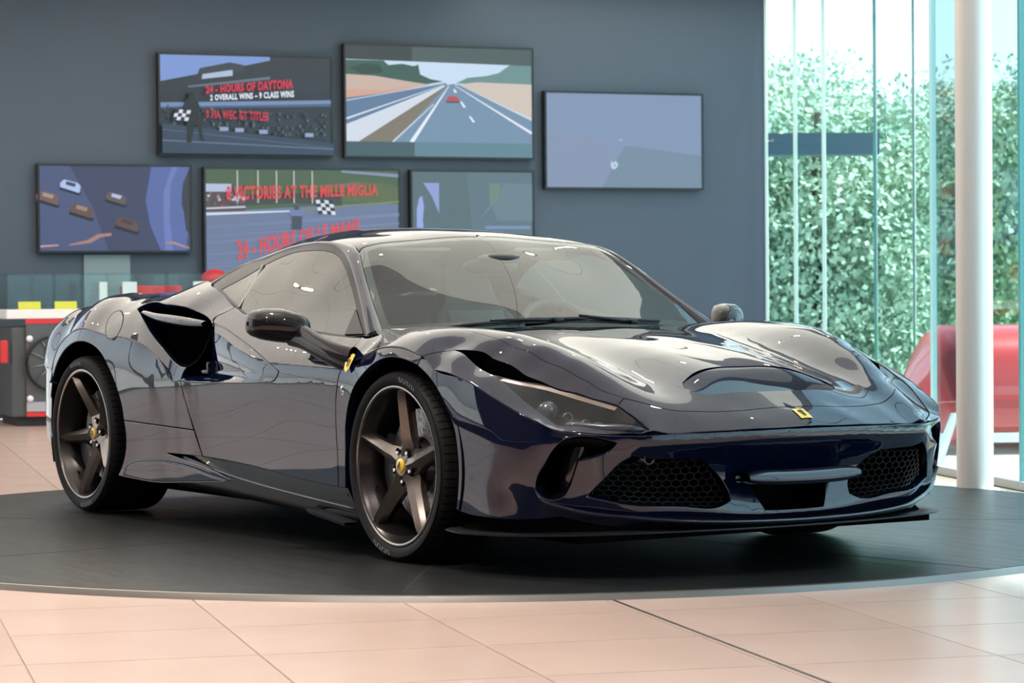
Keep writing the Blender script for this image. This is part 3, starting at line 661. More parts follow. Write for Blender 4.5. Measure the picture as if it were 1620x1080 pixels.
# ceiling lights: small recessed spots in rows
LAMP=mat('spot_glow',(1,1,1),.5,emit=(1.,.80,.55),estr=60.);RINGM=mat('spot_ring',(.75,.74,.72),.4)
spot_d=bpy.data.lights.new('spotlight','SPOT');spot_d.energy=300;spot_d.spot_size=math.radians(110);spot_d.spot_blend=.6;spot_d.shadow_soft_size=.06;spot_d.color=(1.,.9,.78)
k=0
for i in range(-8,8):
    for j in range(-9,5):
        if (i+j)%2: continue
        c=Vector((-1.,-1.5))+e1*(i*1.5)+e2*(j*1.6)
        if not inpoly(c,poly): continue
        if min((c-a).length for a in poly)<.6: continue
        if k==0:
            sp0=empty('ceiling_spot',(c.x,c.y,CEIL-.024));sp=sp0
            lathe_obj('lamp_ring',[(.05,0),(.075,-.004),(.08,0)],RINGM,sp,24,'z');lathe_obj('lamp_disc',[(0,-.001),(.05,-.001)],LAMP,sp,24,'z')
        else:
            sp=sp0.copy();COL.objects.link(sp);sp.location=(c.x,c.y,CEIL-.024)
            for ch in sp0.children:
                q=ch.copy();COL.objects.link(q);q.parent=sp
        if c.dot(e1)>-1.35 and k%2==0:
            so=bpy.data.objects.new('spot_beam',spot_d);COL.objects.link(so);so.parent=sp;so.location=(0,0,-.02)
        sp.parent=ceil
        k+=1
# luminous stretch-ceiling panels between dark ceiling joints
LUM=mat('luminous_panel',(.85,.82,.76),.6,emit=(1.,.95,.85),estr=1.55)
LUMD=mat('edge_glow',(.85,.82,.76),.6,emit=(1.,.92,.95),estr=.46);_pd=None  # weak glow added to soften the bright ceiling's edge in reflections
_pm=None;PS=1.492
for i in range(-12,14):
    for j in range(-14,10):
        c=Vector((-1.2,-1.))+e1*(i*1.5)+e2*(j*1.5)
        if not all(inpoly(c+e1*sx*.75+e2*sy*.75,poly) for sx in(-1,0,1) for sy in(-1,0,1)): continue
        if c.dot(e1)>.9: continue
        if _pm is None:
            o=mobj('light_panel',[(-PS/2,-PS/2,0),(-PS/2,PS/2,0),(PS/2,PS/2,0),(PS/2,-PS/2,0)],[(0,1,2,3)],LUM,ceil,loc=(c.x,c.y,CEIL-.02),rot=(0,0,ta));_pm=o
        else:
            o=_pm.copy();COL.objects.link(o);o.location=(c.x,c.y,CEIL-.02)
        if c.dot(e1)>-1.9:
            if _pd is None: _pd=_pm.data.copy();_pd.materials.clear();_pd.materials.append(LUMD)
            o.data=_pd
# ---------------------------------------------------------------- the sports car
PAINT=mat('navy_paint',(.0020,.0042,.019),.5,.0,1.,.008,.0)
PAINT.node_tree.nodes['Principled BSDF'].inputs['Coat IOR'].default_value=1.68
BLACK=mat('black_plastic',(.012,.012,.014),.45)
GLOSSB=mat('gloss_black',(.006,.006,.008),.12,0,.6)
MATTE=mat('matte_black',(.005,.005,.006),.9,spec=.0)
CARBON=mat('dark_trim',(.008,.009,.013),.4,0,.12,spec=.25)
CHROME=mat('chrome',(.75,.75,.77),.12,1.)
YEL=mat('emblem_yellow',(.85,.60,.06),.35,0,.6)
BLKPRINT=mat('emblem_black',(.01,.01,.01),.4)
WS_GLASS=glass_mat('windscreen_glass',(.80,.90,.84),2.0)
SD_GLASS=glass_mat('side_glass',(.60,.72,.62),2.1)
HL_GLASS=glass_mat('lamp_glass',(.93,.95,.97),1.5)
LENS=mat('lamp_lens',(.05,.055,.065),.06,.0,1.,spec=.6)
REFL=mat('lamp_reflector',(.22,.22,.24),.3,1.)
car=empty('sports_car',(-1.3,0,0))
tag(car,'dark navy blue two-seat sports coupe with five-spoke wheels parked on the black turntable','car')
CARINV=Matrix.Translation((1.3,0,0))
class _P:  # parent proxy: parts are modelled in world space, then shifted under the car's origin
    pass
_parts=[]
def cp(objs):
    for o in (objs if isinstance(objs,(list,tuple)) else [objs]):
        o.parent=car
        o.matrix_parent_inverse=CARINV
    return objs
def sub(objs,parents):
    for o,p in zip(objs,parents):
        o.parent=p
    return objs
HOODF=[(1.026,0),(1.02,.2),(.985,.37),(.94,.48),(.90,.545),(.868,.578)]
HOODS=[(.868,.578),(.80,.612),(.74,.633),(.656,.656),(.5,.695),(.3,.728),(.1,.742),(-.1,.738),(-.28,.71),(-.38,.655)]
HOODR=[(-.38,.655),(-.385,.5),(-.36,.25),(-.35,0)]
DUCT_R=[(.74,0),(.745,.12),(.765,.22),(.80,.29)]     # hood outlet: rear edge
DUCT_F=[(.80,.29),(.855,.312),(.898,.28),(.922,.17),(.93,0)]
NLINE=[(.837,.812),(.885,.765),(.955,.665),(1.0,.60),(1.03,.52),(1.066,.4),(1.113,.2),(1.126,0)]
# hood with the S-duct outlet
duct_loop=chain([DUCT_R,DUCT_F],T);_d2=duct_loop[::-1]*[1,-1];_d2=_d2[np.abs(_d2[:,1])>1e-4]
duct_loop=np.vstack([duct_loop,_d2])
hood=cp(panel('hood',T,[HOODF,HOODS,HOODR],PAINT,None,holes=[duct_loop],sym=True,grid=.03,gap=.0004,rnd=.0006,skirt=.012))[0]
tag(hood,'navy blue bonnet with central air outlet')
# outlet ramp: falls from the rear edge down under the nose bridge
_n=25;_rows=[]
wmax=.315
for f in np.linspace(0,1,14):
    xs=.74+(1.0-.74)*f
    ws=np.linspace(-wmax,wmax,_n)
    xr=xs+ (.07*(ws/wmax)**2)*(1-f)
    zt=T.h(xr,ws)
    ff=min(f*1.25,1.);depth=.125*(ff*ff*(3-2*ff))*(1-(np.abs(ws)/wmax)**4)+.004
    _rows.append(np.stack([xr,-ws,zt-depth],-1))
V,Fc=loft(_rows)
cp(mobj('hood_duct',V,Fc,PAINT,smooth=True))
# front wings
FREAR=[(-.38,.655),(-.44,.70),(-.45,.76),(-.37,.83)]
_lt=CUR['df_T2'][-1]
def _xw(names):
    o=[]
    for n_ in names:
        q=np.array(CUR[n_][::-1]);o+=[(float(v[0]),float(v[1])) for v in S.pt(q[:,0],q[:,1])]
    return o
_aT=_xw(['archcr_S']);_lT=_xw(['L_S'])
fend=[_aT,_lT,[_lT[-1]]+CUR['df_T'][1:],'df_T2',[_lt,(-.37,.80),(-.43,.735),(-.38,.655)],HOODS[::-1],[(.868,.578),CUR['hl_top'][-1]],'-hl_top','-slot_up','seam_f']
wing=cp(panel('front_wing',T,fend,PAINT,None,grid=.026,gap=.0004,rnd=.0006,skirt=.012))
wing_side=cp(panel('wing_side',S,['archlip_f','fend_bot','df_lo','L_S','archcr_S','seam_S'],PAINT,None,grid=.022,skirt=.03,gap=.0015))
# nose above the ridge
nose=cp(panel('nose_panel',T,[HOODF,[(.868,.578),CUR['hl_top'][-1]],'hl_front','hl_bot','hl_left','-slot_dn','seam_f','seam_c','C1',NLINE],PAINT,None,sym=True,grid=.026,gap=.0012,rnd=.002,skirt=.012))
# lamp units
lamp=['hl_topl','hl_top','hl_front','hl_bot','hl_left']
lamp_loop=chain(lamp,T)
hb=cp(recess('headlight',T,lamp,mat('lamp_housing',(.016,.016,.019),.5,spec=.2),None,direction=(-.06,-.02,-.075),shrink=.12,steps=3,start=-.004))
for o in hb: tag(o,'slim swept headlight with clear cover')
slot_loop=['slot_up','-hl_topl','-slot_dn']
sl=cp(recess('headlight_air_slot',T,slot_loop,MATTE,None,direction=(-.14,-.05,-.09),shrink=.05,start=-.003))
cover=panel('lamp_cover',T,lamp,HL_GLASS,None,grid=.03,gap=.001,rnd=.001,skirt=.001,off=-.003)
# ---------------------------------------------------------------- doors, rear quarters, sills
dish_items=['dish_K','dish_tip','dish_bot','dish_rear']
door_items=['belt','door_rt','dish_K','dish_tip','dish_bot','door_rear','door_bot','door_front']
doors=cp(panel('door',S,door_items,PAINT,None,grid=.03,skirt=.025,gap=.0006,rnd=.0045))
# the scooped panel that leads air to the side intake
_K=spline(CUR['dish_K'],.004);_Bt=spline(CUR['dish_bot'],.004);_tip=spline(CUR['dish_tip'],.004)
def _ss(t): t=np.clip(t,0,1);return t*t*(3-2*t)
def dish_d(L):
    f=np.clip((-L[:,0]-.90)/.62,0,1)
    return -.070*f**1.1*_ss(near_d(L,np.vstack([_K,_tip]))/.17)**.8*_ss(near_d(L,np.vstack([_Bt,_tip]))/.034)
dish=panel('door_scoop',S,dish_items,PAINT,None,grid=.011,gap=.0,rnd=.0015,skirt=.02,dfun=dish_d)
sub(dish,doors)
# door handle: small tongue at the rear of the scoop
def handle(side):
    s=1 if side=='near' else -1
    bm=bmesh.new()
    c=S.pt(np.array([-1.545]),np.array([.638]),dish_d(np.array([[-1.545,.638]])))[0]
    for k,(dx,dz,sx,sz) in enumerate(((0,0,.085,.018),(.034,.018,.022,.045))):
        box(bm,(c[0]+dx,-s*(c[1]+.006),c[2]+dz),(sx,.03,sz),None,.007)
    return bobj('door_handle',bm,PAINT,None,True,angle=40)
sub([handle('near'),handle('far')],doors)
# rear quarter, lower (side) surface
ARCHR=['archlip_r']
q_items=['light','archcr_r',[CUR['archcr_r'][-1],CUR['archlip_r'][0]],'archlip_r','qsplit',[CUR['qsplit'][-1],CUR['door_rear'][2],CUR['door_rear'][1],CUR['door_rear'][0]]]
quarter=cp(panel('rear_quarter_side',S,q_items,PAINT,None,grid=.026,skirt=.03,gap=.0005,rnd=.0045))
ql_items=['qsplit',[CUR['qsplit'][-1],CUR['door_rear'][-1]],'-qlow_top','-qlow_wedge','-qlow_bot','-archlip_r2']
qlow=cp(panel('rear_sill_panel',S,ql_items,PAINT,None,grid=.022,skirt=.03,gap=.0015))
fin=panel('sill_fin',S,['fin','fin_b'],PAINT,None,grid=.02,gap=.0,rnd=.007,skirt=.02,off=.011)
sub(fin,qlow)
# rear quarter, upper haunch with the big side intake
top_edge=[CUR['h_belt'][-1],(-2.0,.665,.985),(-2.08,.67,.968),(-2.2,.68,.945),(-2.4,.70,.925),(-2.65,.68,.937),(-2.9,.69,.905),(-3.12,.72,.845)]
rear_edge=[(-3.12,.72,.845),(-3.22,.78,.775),(-3.25,.85,.70),(-3.2,.905,.62)]
hq_items=['intake_lo','intake_l','intake_t','h_door','h_belt',top_edge,rear_edge,[(-3.2,.905,.62),CUR['h_cr'][-1]],'-h_cr','-h_light']
fuel=chain(['fuel'],H)
haunch=cp(panel('rear_haunch',H,hq_items,PAINT,None,grid=.026,skirt=.03,gap=.0,rnd=.004,holes=[fuel],sides=('near',)))
haunch+=cp(panel('rear_haunch',H,hq_items,PAINT,None,grid=.026,skirt=.03,gap=.0,rnd=.004,sides=('far',)))
sub(panel('fuel_flap',H,['fuel'],PAINT,None,grid=.02,gap=.0028,rnd=.002,skirt=.012,sides=('near',)),haunch)
# intake cavity, mesh-black, plus the body-coloured vane across it
INT=['intake_l','intake_t','intake_r']
intake=cp(recess('side_intake',H,INT,MATTE,None,direction=(-.28,-.16,-.03),shrink=.25,steps=4,start=-.004))
def vane(side):
    A=np.array([(-2.20,.885,.862),(-2.06,.90,.845),(-1.9,.905,.835),(-1.72,.905,.825),(-1.60,.90,.818)])
    A=spline(A,.02);n=len(A);f=np.linspace(0,1,n)
    th=.008+.020*np.sin(np.pi*np.clip(f*.75+.1,0,1));dp=.05+.05*f
    c1=A+np.stack([0*f,-.01+0*f,th*.6],-1);c2=A+np.stack([0*f,.004+0*f,0*f],-1);c3=A+np.stack([0*f,-.006+0*f,-th],-1)
    c4=A+np.stack([-.02+0*f,-dp,-th*1.2],-1);c5=A+np.stack([-.02+0*f,-dp,th*.4],-1)
    V,Fc=loft([c1,c2,c3,c4,c5],True)
    return mobj('intake_vane',to3(V,side),Fc,PAINT,smooth=True)
sub([vane('near'),vane('far')],intake)
# black side skirts (lofted)
def skirt(side):
    top=np.array([(-1.90,.915,.29),(-1.60,.930,.298),(-1.46,.940,.292),(-1.1,.942,.279),(-.75,.941,.257),(-.345,.937,.236)])
    mid=np.array([(-1.90,.900,.262),(-1.60,.918,.256),(-1.36,.930,.238),(-1.1,.932,.214),(-.75,.932,.190),(-.30,.925,.163)])
    low=np.array([(-1.90,.885,.18),(-1.60,.898,.178),(-1.36,.908,.172),(-1.1,.912,.160),(-.75,.912,.145),(-.30,.904,.127)])
    bot=np.array([(-1.90,.86,.150),(-1.60,.87,.148),(-1.36,.88,.143),(-1.1,.882,.133),(-.75,.882,.118),(-.30,.875,.105)])
    inn=bot*[1,0,1]+[0,.80,0]
    V,Fc=loft([resamp(spline(c,.03),60) for c in (top*[1,.97,1],top,mid,low,bot,inn)])
    o=mobj('side_skirt',to3(V,side),Fc,GLOSSB,smooth=True)
    o.data.set_sharp_from_angle(angle=math.radians(35))
    return o
sk=cp([skirt('near'),skirt('far')])
def skirt_crease_glint(side):  # thin tube added so the skirt crease shows a highlight line
    s_=-1 if side=='near' else 1;bm=bmesh.new()
    P=spline([(-1.46,.929,.250),(-1.36,.932,.238),(-1.1,.934,.214),(-.75,.934,.190),(-.30,.927,.163)],.05);tube(bm,[Vector((x,s_*w,z)) for x,w,z in P],.0035,8);return bobj('skirt_crease_glint',bm,PAINT,None,True)
sub([skirt_crease_glint('near'),skirt_crease_glint('far')],sk)
def skirt_fin(side):
    P=np.array([(-.62,.965,.152),(-.55,.985,.146),(-.42,.985,.132),(-.30,.98,.118)])
    c=spline(P,.03);V,Fc=loft([c-[0,.06,.0],c,c-[0,.004,.012],c-[0,.06,.012]],True)
    o=mobj('skirt_winglet',to3(V,side),Fc,CARBON,smooth=False);return o
sub([skirt_fin('near'),skirt_fin('far')],sk)
# underbody
bm=bmesh.new();box(bm,(-1.25,0,.13),(4.2,1.5,.03));cp(bobj('underbody',bm,MATTE))
# wheel housings: dark half-barrels
def housing(x,z,R,w0,w1,side):
    prof=[];n=40;V=[];Fc=[]
    for i in range(n+1):
        a=math.radians(-20+220*i/n)
        V.append((x+R*math.cos(a),w1,z+R*math.sin(a)));V.append((x+R*math.cos(a),w0,z+R*math.sin(a)))
    for i in range(n): Fc.append((2*i,2*i+1,2*i+3,2*i+2))
    k=len(V);V.append((x,w0,z))
    for i in range(n): Fc.append((2*i+1,k,2*i+3))
    return mobj('wheel_housing',to3(V,side),Fc,MATTE)
for sd in ('near','far'):
    cp(housing(.03,.345,.405,.62,.935,sd));cp(housing(-2.62,.345,.425,.60,.945,sd))
# tail: deck, rear bumper shell
deck_rows=[]
for x,zc,ze,we in ((-1.98,1.12,.985,.665),(-2.2,1.04,.945,.68),(-2.4,.985,.925,.70),(-2.65,.955,.937,.68),(-2.9,.925,.905,.69),(-3.12,.885,.845,.72),(-3.3,.86,.79,.74),(-3.42,.865,.77,.72)):
    w=np.linspace(-1,1,25);deck_rows.append(np.stack([x+0*w,w*we,zc+(ze-zc)*np.abs(w)**2.2],-1))
V,Fc=loft(deck_rows);cp(mobj('rear_deck',V,Fc,PAINT,smooth=True))
plan=spline([(-3.12,.92),(-3.22,.895),(-3.34,.82),(-3.43,.65),(-3.47,.4),(-3.49,0)],.03);plan=np.vstack([plan,plan[::-1][1:]*[1,-1]])
rows=[]
for z,s,dx in ((.20,.90,.12),(.26,.97,.03),(.40,1.,0),(.58,1.,0.),(.70,.975,.02),(.79,.93,.05),(.80,.88,.08)):
    rows.append(np.stack([plan[:,0]+dx*(1-0*plan[:,1]),plan[:,1]*s,np.full(len(plan),z)],-1))
V,Fc=loft(rows);cp(mobj('rear_bumper',V,Fc,PAINT,smooth=True))
def rear_lip(side):
    # flap of bodywork behind the rear wheel, runs from the arch crease back to the bumper
    a=np.array([(-2.99,.955,.60),(-3.02,.950,.45),(-3.02,.945,.30),(-2.99,.935,.255)]);b=np.array([(-3.16,.915,.63),(-3.19,.905,.45),(-3.18,.90,.30),(-3.14,.90,.25)])
    c=(a+b)/2+[0,.012,0]
    V,Fc=loft([resamp(spline(q,.03),20) for q in (a,c,b)])
    return mobj('rear_corner',to3(V,side),Fc,PAINT,smooth=True)
cp([rear_lip('near'),rear_lip('far')])
def tail_lamp(side):
    V,Fc=lathe([(.0,0),(.055,0),(.07,.008),(.072,.03)],32)
    V=[(-3.46+v[1]-.03,.62+v[0],.70+v[2]) for v in V]
    return mobj('tail_lamp',to3(V,side),Fc,mat('tail_red',(.35,.01,.01),.15,0,1.),smooth=True)
cp([tail_lamp('near'),tail_lamp('far')])
# ---------------------------------------------------------------- front bumper
RIDGE_B=[(1.126,0,.480),(1.113,.2,.478),(1.066,.4,.474),(1.03,.52,.472),(1.0,.60,.470),(.955,.665,.470),(.885,.765,.479),(.837,.812,.486)]
def bz(pts): return [(float(math.atan2(w,x)),z) for x,w,z in pts]
top_b=bz(RIDGE_B)+CUR['C1_B'][::-1][1:]
duct_b=CUR['duct']
lip_b=CUR['duct_lip']
bot_b=[(CUR['b_bot'][-1]),(math.atan2(.62,.93),.160),(math.atan2(.42,1.02),.160),(math.atan2(.2,1.07),.160),(0.,.160)]
# openings below the beak, in (angle, z)
duct_hole=['duct','duct_in','duct_in2','duct_bt']
grille_hole=['gr_top','grille_r','gr_bot','gr_left']
cen_hole=[[(0,.300),(.08,.300),(.160,.298)],[(.160,.298),(.14,.25),(.118,.208)],[(.118,.208),(.06,.206),(0,.206)]]
L_d=chain(duct_hole,B);L_g=chain(grille_hole,B)
cen=chain(cen_hole,B);_c2=cen[::-1]*[-1,1];_c2=_c2[np.abs(_c2[:,0])>1e-4];cen=np.vstack([cen,_c2])
mir=lambda L:L[::-1]*[-1,1]
arch_b=[CUR['archlip_b'][i] for i in range(len(CUR['archlip_b']))]
bump=cp(panel('front_bumper',B,[bot_b[::-1],CUR['b_bot'][::-1],arch_b[::-1],top_b[::-1]],PAINT,None,holes=[L_d,L_g,mir(L_d),mir(L_g),cen],sym=True,grid=.02,gap=.0012,rnd=.003,skirt=.02))[0]
def cyl(L,side): return L
for nm,L,dr,sh in (('brake_duct',L_d,(-.22,-.08,.0),.25),('grille_box',L_g,(-.18,-.05,.02),.1)):
    sub(recess(nm,B,L,MATTE,None,direction=dr,shrink=sh,steps=3,start=-.018),[bump,bump])
def recess_c():
    P=B.pt(cen[:,0],cen[:,1],np.full(len(cen),-.018));V=np.vstack([P,P+[-.15,0,0],(P.mean(0)+[-.15,0,0])[None]]);n=len(P);Fc=[]
    for k in range(n):
        j=(k+1)%n;Fc+=[(k,j,n+j,n+k),(n+k,n+j,2*n)]
    return mobj('centre_intake',V*[1,-1,1],Fc,MATTE)
sub([recess_c()],[bump])
# hexagonal wire mesh in each grille
def honeycomb(L,side):
    c=.031
    lo=L.min(0);hi=L.max(0);wire=.0017
    edges=set()
    def q(a,z): return (round(a,4),round(z,4))
    j=0;z=lo[1]-c
    s=c/math.sqrt(3);E=[]
    ny=int((hi[1]-lo[1])/(1.5*s))+3;nx=int((hi[0]-lo[0])/c)+3
    for jy in range(ny):
        for ix in range(nx):
            cx=lo[0]+(ix+.5*(jy%2))*c;cz=lo[1]+jy*1.5*s*.62
            v=[(cx+s*math.cos(math.pi/6+k*math.pi/3),cz+.62*s*math.sin(math.pi/6+k*math.pi/3)) for k in range(6)]
            for k in range(3): E.append((v[k],v[k+1]))
    Ea=np.array(E);mid=Ea.mean(1);ok=inside(mid,L);Ea=Ea[ok]
    A=B.pt(Ea[:,0,0],Ea[:,0,1],np.full(len(Ea),-.030));Bq=B.pt(Ea[:,1,0],Ea[:,1,1],np.full(len(Ea),-.030));N=B.nrm(Ea[:,0,0],Ea[:,0,1])
    d=Bq-A;d/=np.linalg.norm(d,axis=1,keepdims=True);sd=np.cross(d,N)*wire;nn=N*wire*1.6
    V=[];Fc=[]
    for i in range(len(A)):
        k=len(V)
        for p in (A[i],Bq[i]): V+=[p+sd[i],p+nn[i],p-sd[i]]
        Fc+=[(k,k+1,k+4,k+3),(k+1,k+2,k+5,k+4)]
    o=mobj('grille_mesh',to3(np.array(V),side),Fc,mat('mesh_grey',(.05,.055,.065),.35,.6));o['kind']='stuff';return o
sub([honeycomb(L_g,'near'),honeycomb(L_g,'far')],[bump,bump])
# blade inside the brake duct and the sensor tube in the grille
def duct_blade(side):
    a=np.array([(.80,.755,.43),(.79,.765,.37),(.775,.77,.31),(.77,.76,.275)]);V,Fc=loft([spline(a+o,.02) for o in ([.06,-.04,0],[.05,-.015,0],[0,0,0],[-.08,-.03,0],[-.06,-.06,0])],True)
    return mobj('duct_blade',to3(V,side),Fc,GLOSSB,smooth=True)
sub([duct_blade('near'),duct_blade('far')],[bump,bump])
V,Fc=lathe([(.010,-.03),(.018,0),(.021,0),(.021,-.05)],24,axis='y')
sub([mobj('radar_sensor',[(.985+v[1],-.56+v[0],.392+v[2]*.95) for v in V],Fc,GLOSSB,smooth=True)],[bump])
# centre wing below the beak
wy=np.linspace(-.235,.235,41);f=np.abs(wy/.235);rows=[]
for dx,dz in ((-.09,.026),(-.016,.030),(.002,.020),(.010,-.002),(.004,-.022),(-.09,-.030)):
    x=1.097-.18*wy**2
    rows.append(np.stack([x+dx*(1-.2*f**4),wy,.314+dz*(1-.5*f**6)+.006*f**2],-1))
V,Fc=loft(rows,True);wing_c=mobj('nose_wing',V,Fc,PAINT,smooth=True);sub([wing_c],[bump])
# lower lip blade and splitter
lipc=np.array([(.769,.861,.296),(.772,.847,.266),(.785,.832,.253),(.82,.793,.238),(.862,.74,.222),(.90,.685,.212),(.94,.63,.206),(1.02,.50,.193),(1.068,.34,.184),(1.09,.18,.179),(1.097,0,.177)]);lipc=spline(lipc,.02)
lipc=np.vstack([lipc,lipc[::-1][1:]*[1,-1,1]])
def outward(c):
    r=np.hypot(c[:,0]-.2,c[:,1]);return np.stack([(c[:,0]-.2)/r,c[:,1]/r,0*r],-1)
o_=outward(lipc);up=np.array([0,0,1.])
rows=[lipc-o_*.05+up*.004,lipc-o_*.006+up*.004,lipc+o_*.004+up*.001,lipc+o_*.004-up*.004,lipc-o_*.004-up*.012,lipc-o_*.04-up*.026]
V,Fc=loft(rows[1:5]);cp(mobj('front_lip',V*[1,-1,1],Fc,PAINT,smooth=True))
V,Fc=loft([lipc-o_*.10+up*.012,lipc-o_*.005+up*.0035]);cp(mobj('lip_shelf',V*[1,-1,1],Fc,MATTE,smooth=True))
spl=spline([(.36,.945,.142),(.46,.955,.139),(.62,.915,.140),(.80,.82,.146),(.93,.68,.152),(1.0,.50,.155),(1.06,.25,.157),(1.08,0,.158)],.03)
spl=np.vstack([spl,spl[::-1][1:]*[1,-1,1]]);o_=outward(spl)
rows=[spl-o_*.16+up*.004,spl-o_*.01+up*.004,spl+o_*.012,spl+o_*.012-up*.005,spl-o_*.16-up*.010]
V,Fc=loft(rows,True);cp(mobj('splitter',V*[1,-1,1],Fc,CARBON))
# black chin between lip and splitter
rows=[lipc-outward(lipc)*.045-up*.01,np.vstack([resamp(spl,len(lipc))-outward(resamp(spl,len(lipc)))*.05])]
V,Fc=loft(rows);cp(mobj('chin',V*[1,-1,1],Fc,MATTE,smooth=True))
# ---------------------------------------------------------------- lamp internals
def lamp_inside(side,par):
    s=-1 if side=='near' else 1
    def at(a,b,dn=-.035): return T.pt(np.array([a]),np.array([b]),np.array([dn]))[0]*[1,s,1]
    # bezel: bright upper strip and lower light-guide bar
    L1=np.array(CUR['hl_topl'][1:]+CUR['hl_top'][1:]);c=T.pt(L1[:,0],L1[:,1]+.002,np.full(len(L1),-.008));d=T.pt(L1[:,0]-.003,L1[:,1]+.013,np.full(len(L1),-.014))
    V,Fc=loft([spline(c,.02),resamp(spline(d,.02),len(spline(c,.02)))]);sub([mobj('lamp_bezel',V*[1,s,1],Fc,mat('bezel_bronze',(.42,.36,.32),.25,.9),smooth=True)],[par])
    L2=np.array(CUR['hl_bot']);bm=bmesh.new()
    tube(bm,[Vector(T.pt(np.array([a-.0]),np.array([b-.028]),np.array([-.016]))[0]*[1,s,1]) for a,b in L2[1:]],.012,10);sub([bobj('light_guide',bm,mat('guide_grey',(.015,.02,.035),.2,.0,.6),None,True)],[par])
    # projector and two reflector pods
    p=at(.70,.76);V,Fc=lathe([(0,.016),(.012,.014),(.020,.006),(.024,-.004),(.030,-.004),(.032,-.05)],28)
    R=Vector((.92,.39*s,.10)).to_track_quat('Y','Z').to_matrix()
    sub([mobj('projector_lens',[tuple(R@Vector(v)+Vector(p)) for v in V],Fc,LENS,smooth=True)],[par])
    for a,b,r in ((.765,.735,.014),(.83,.71,.012),(.875,.69,.016),(.90,.675,.014)):
        p=at(a,b,-.03);V,Fc=lathe([(r*.35,-.02),(r*.8,-.006),(r,.012),(r*1.1,.012),(r*1.1,-.02)],18)
        sub([mobj('lamp_pod',[tuple(R@Vector(v)+Vector(p)) for v in V],Fc,REFL,smooth=True)],[par])
for k,sd in enumerate(('near','far')): lamp_inside(sd,hb[k])
sub(cover,hb)
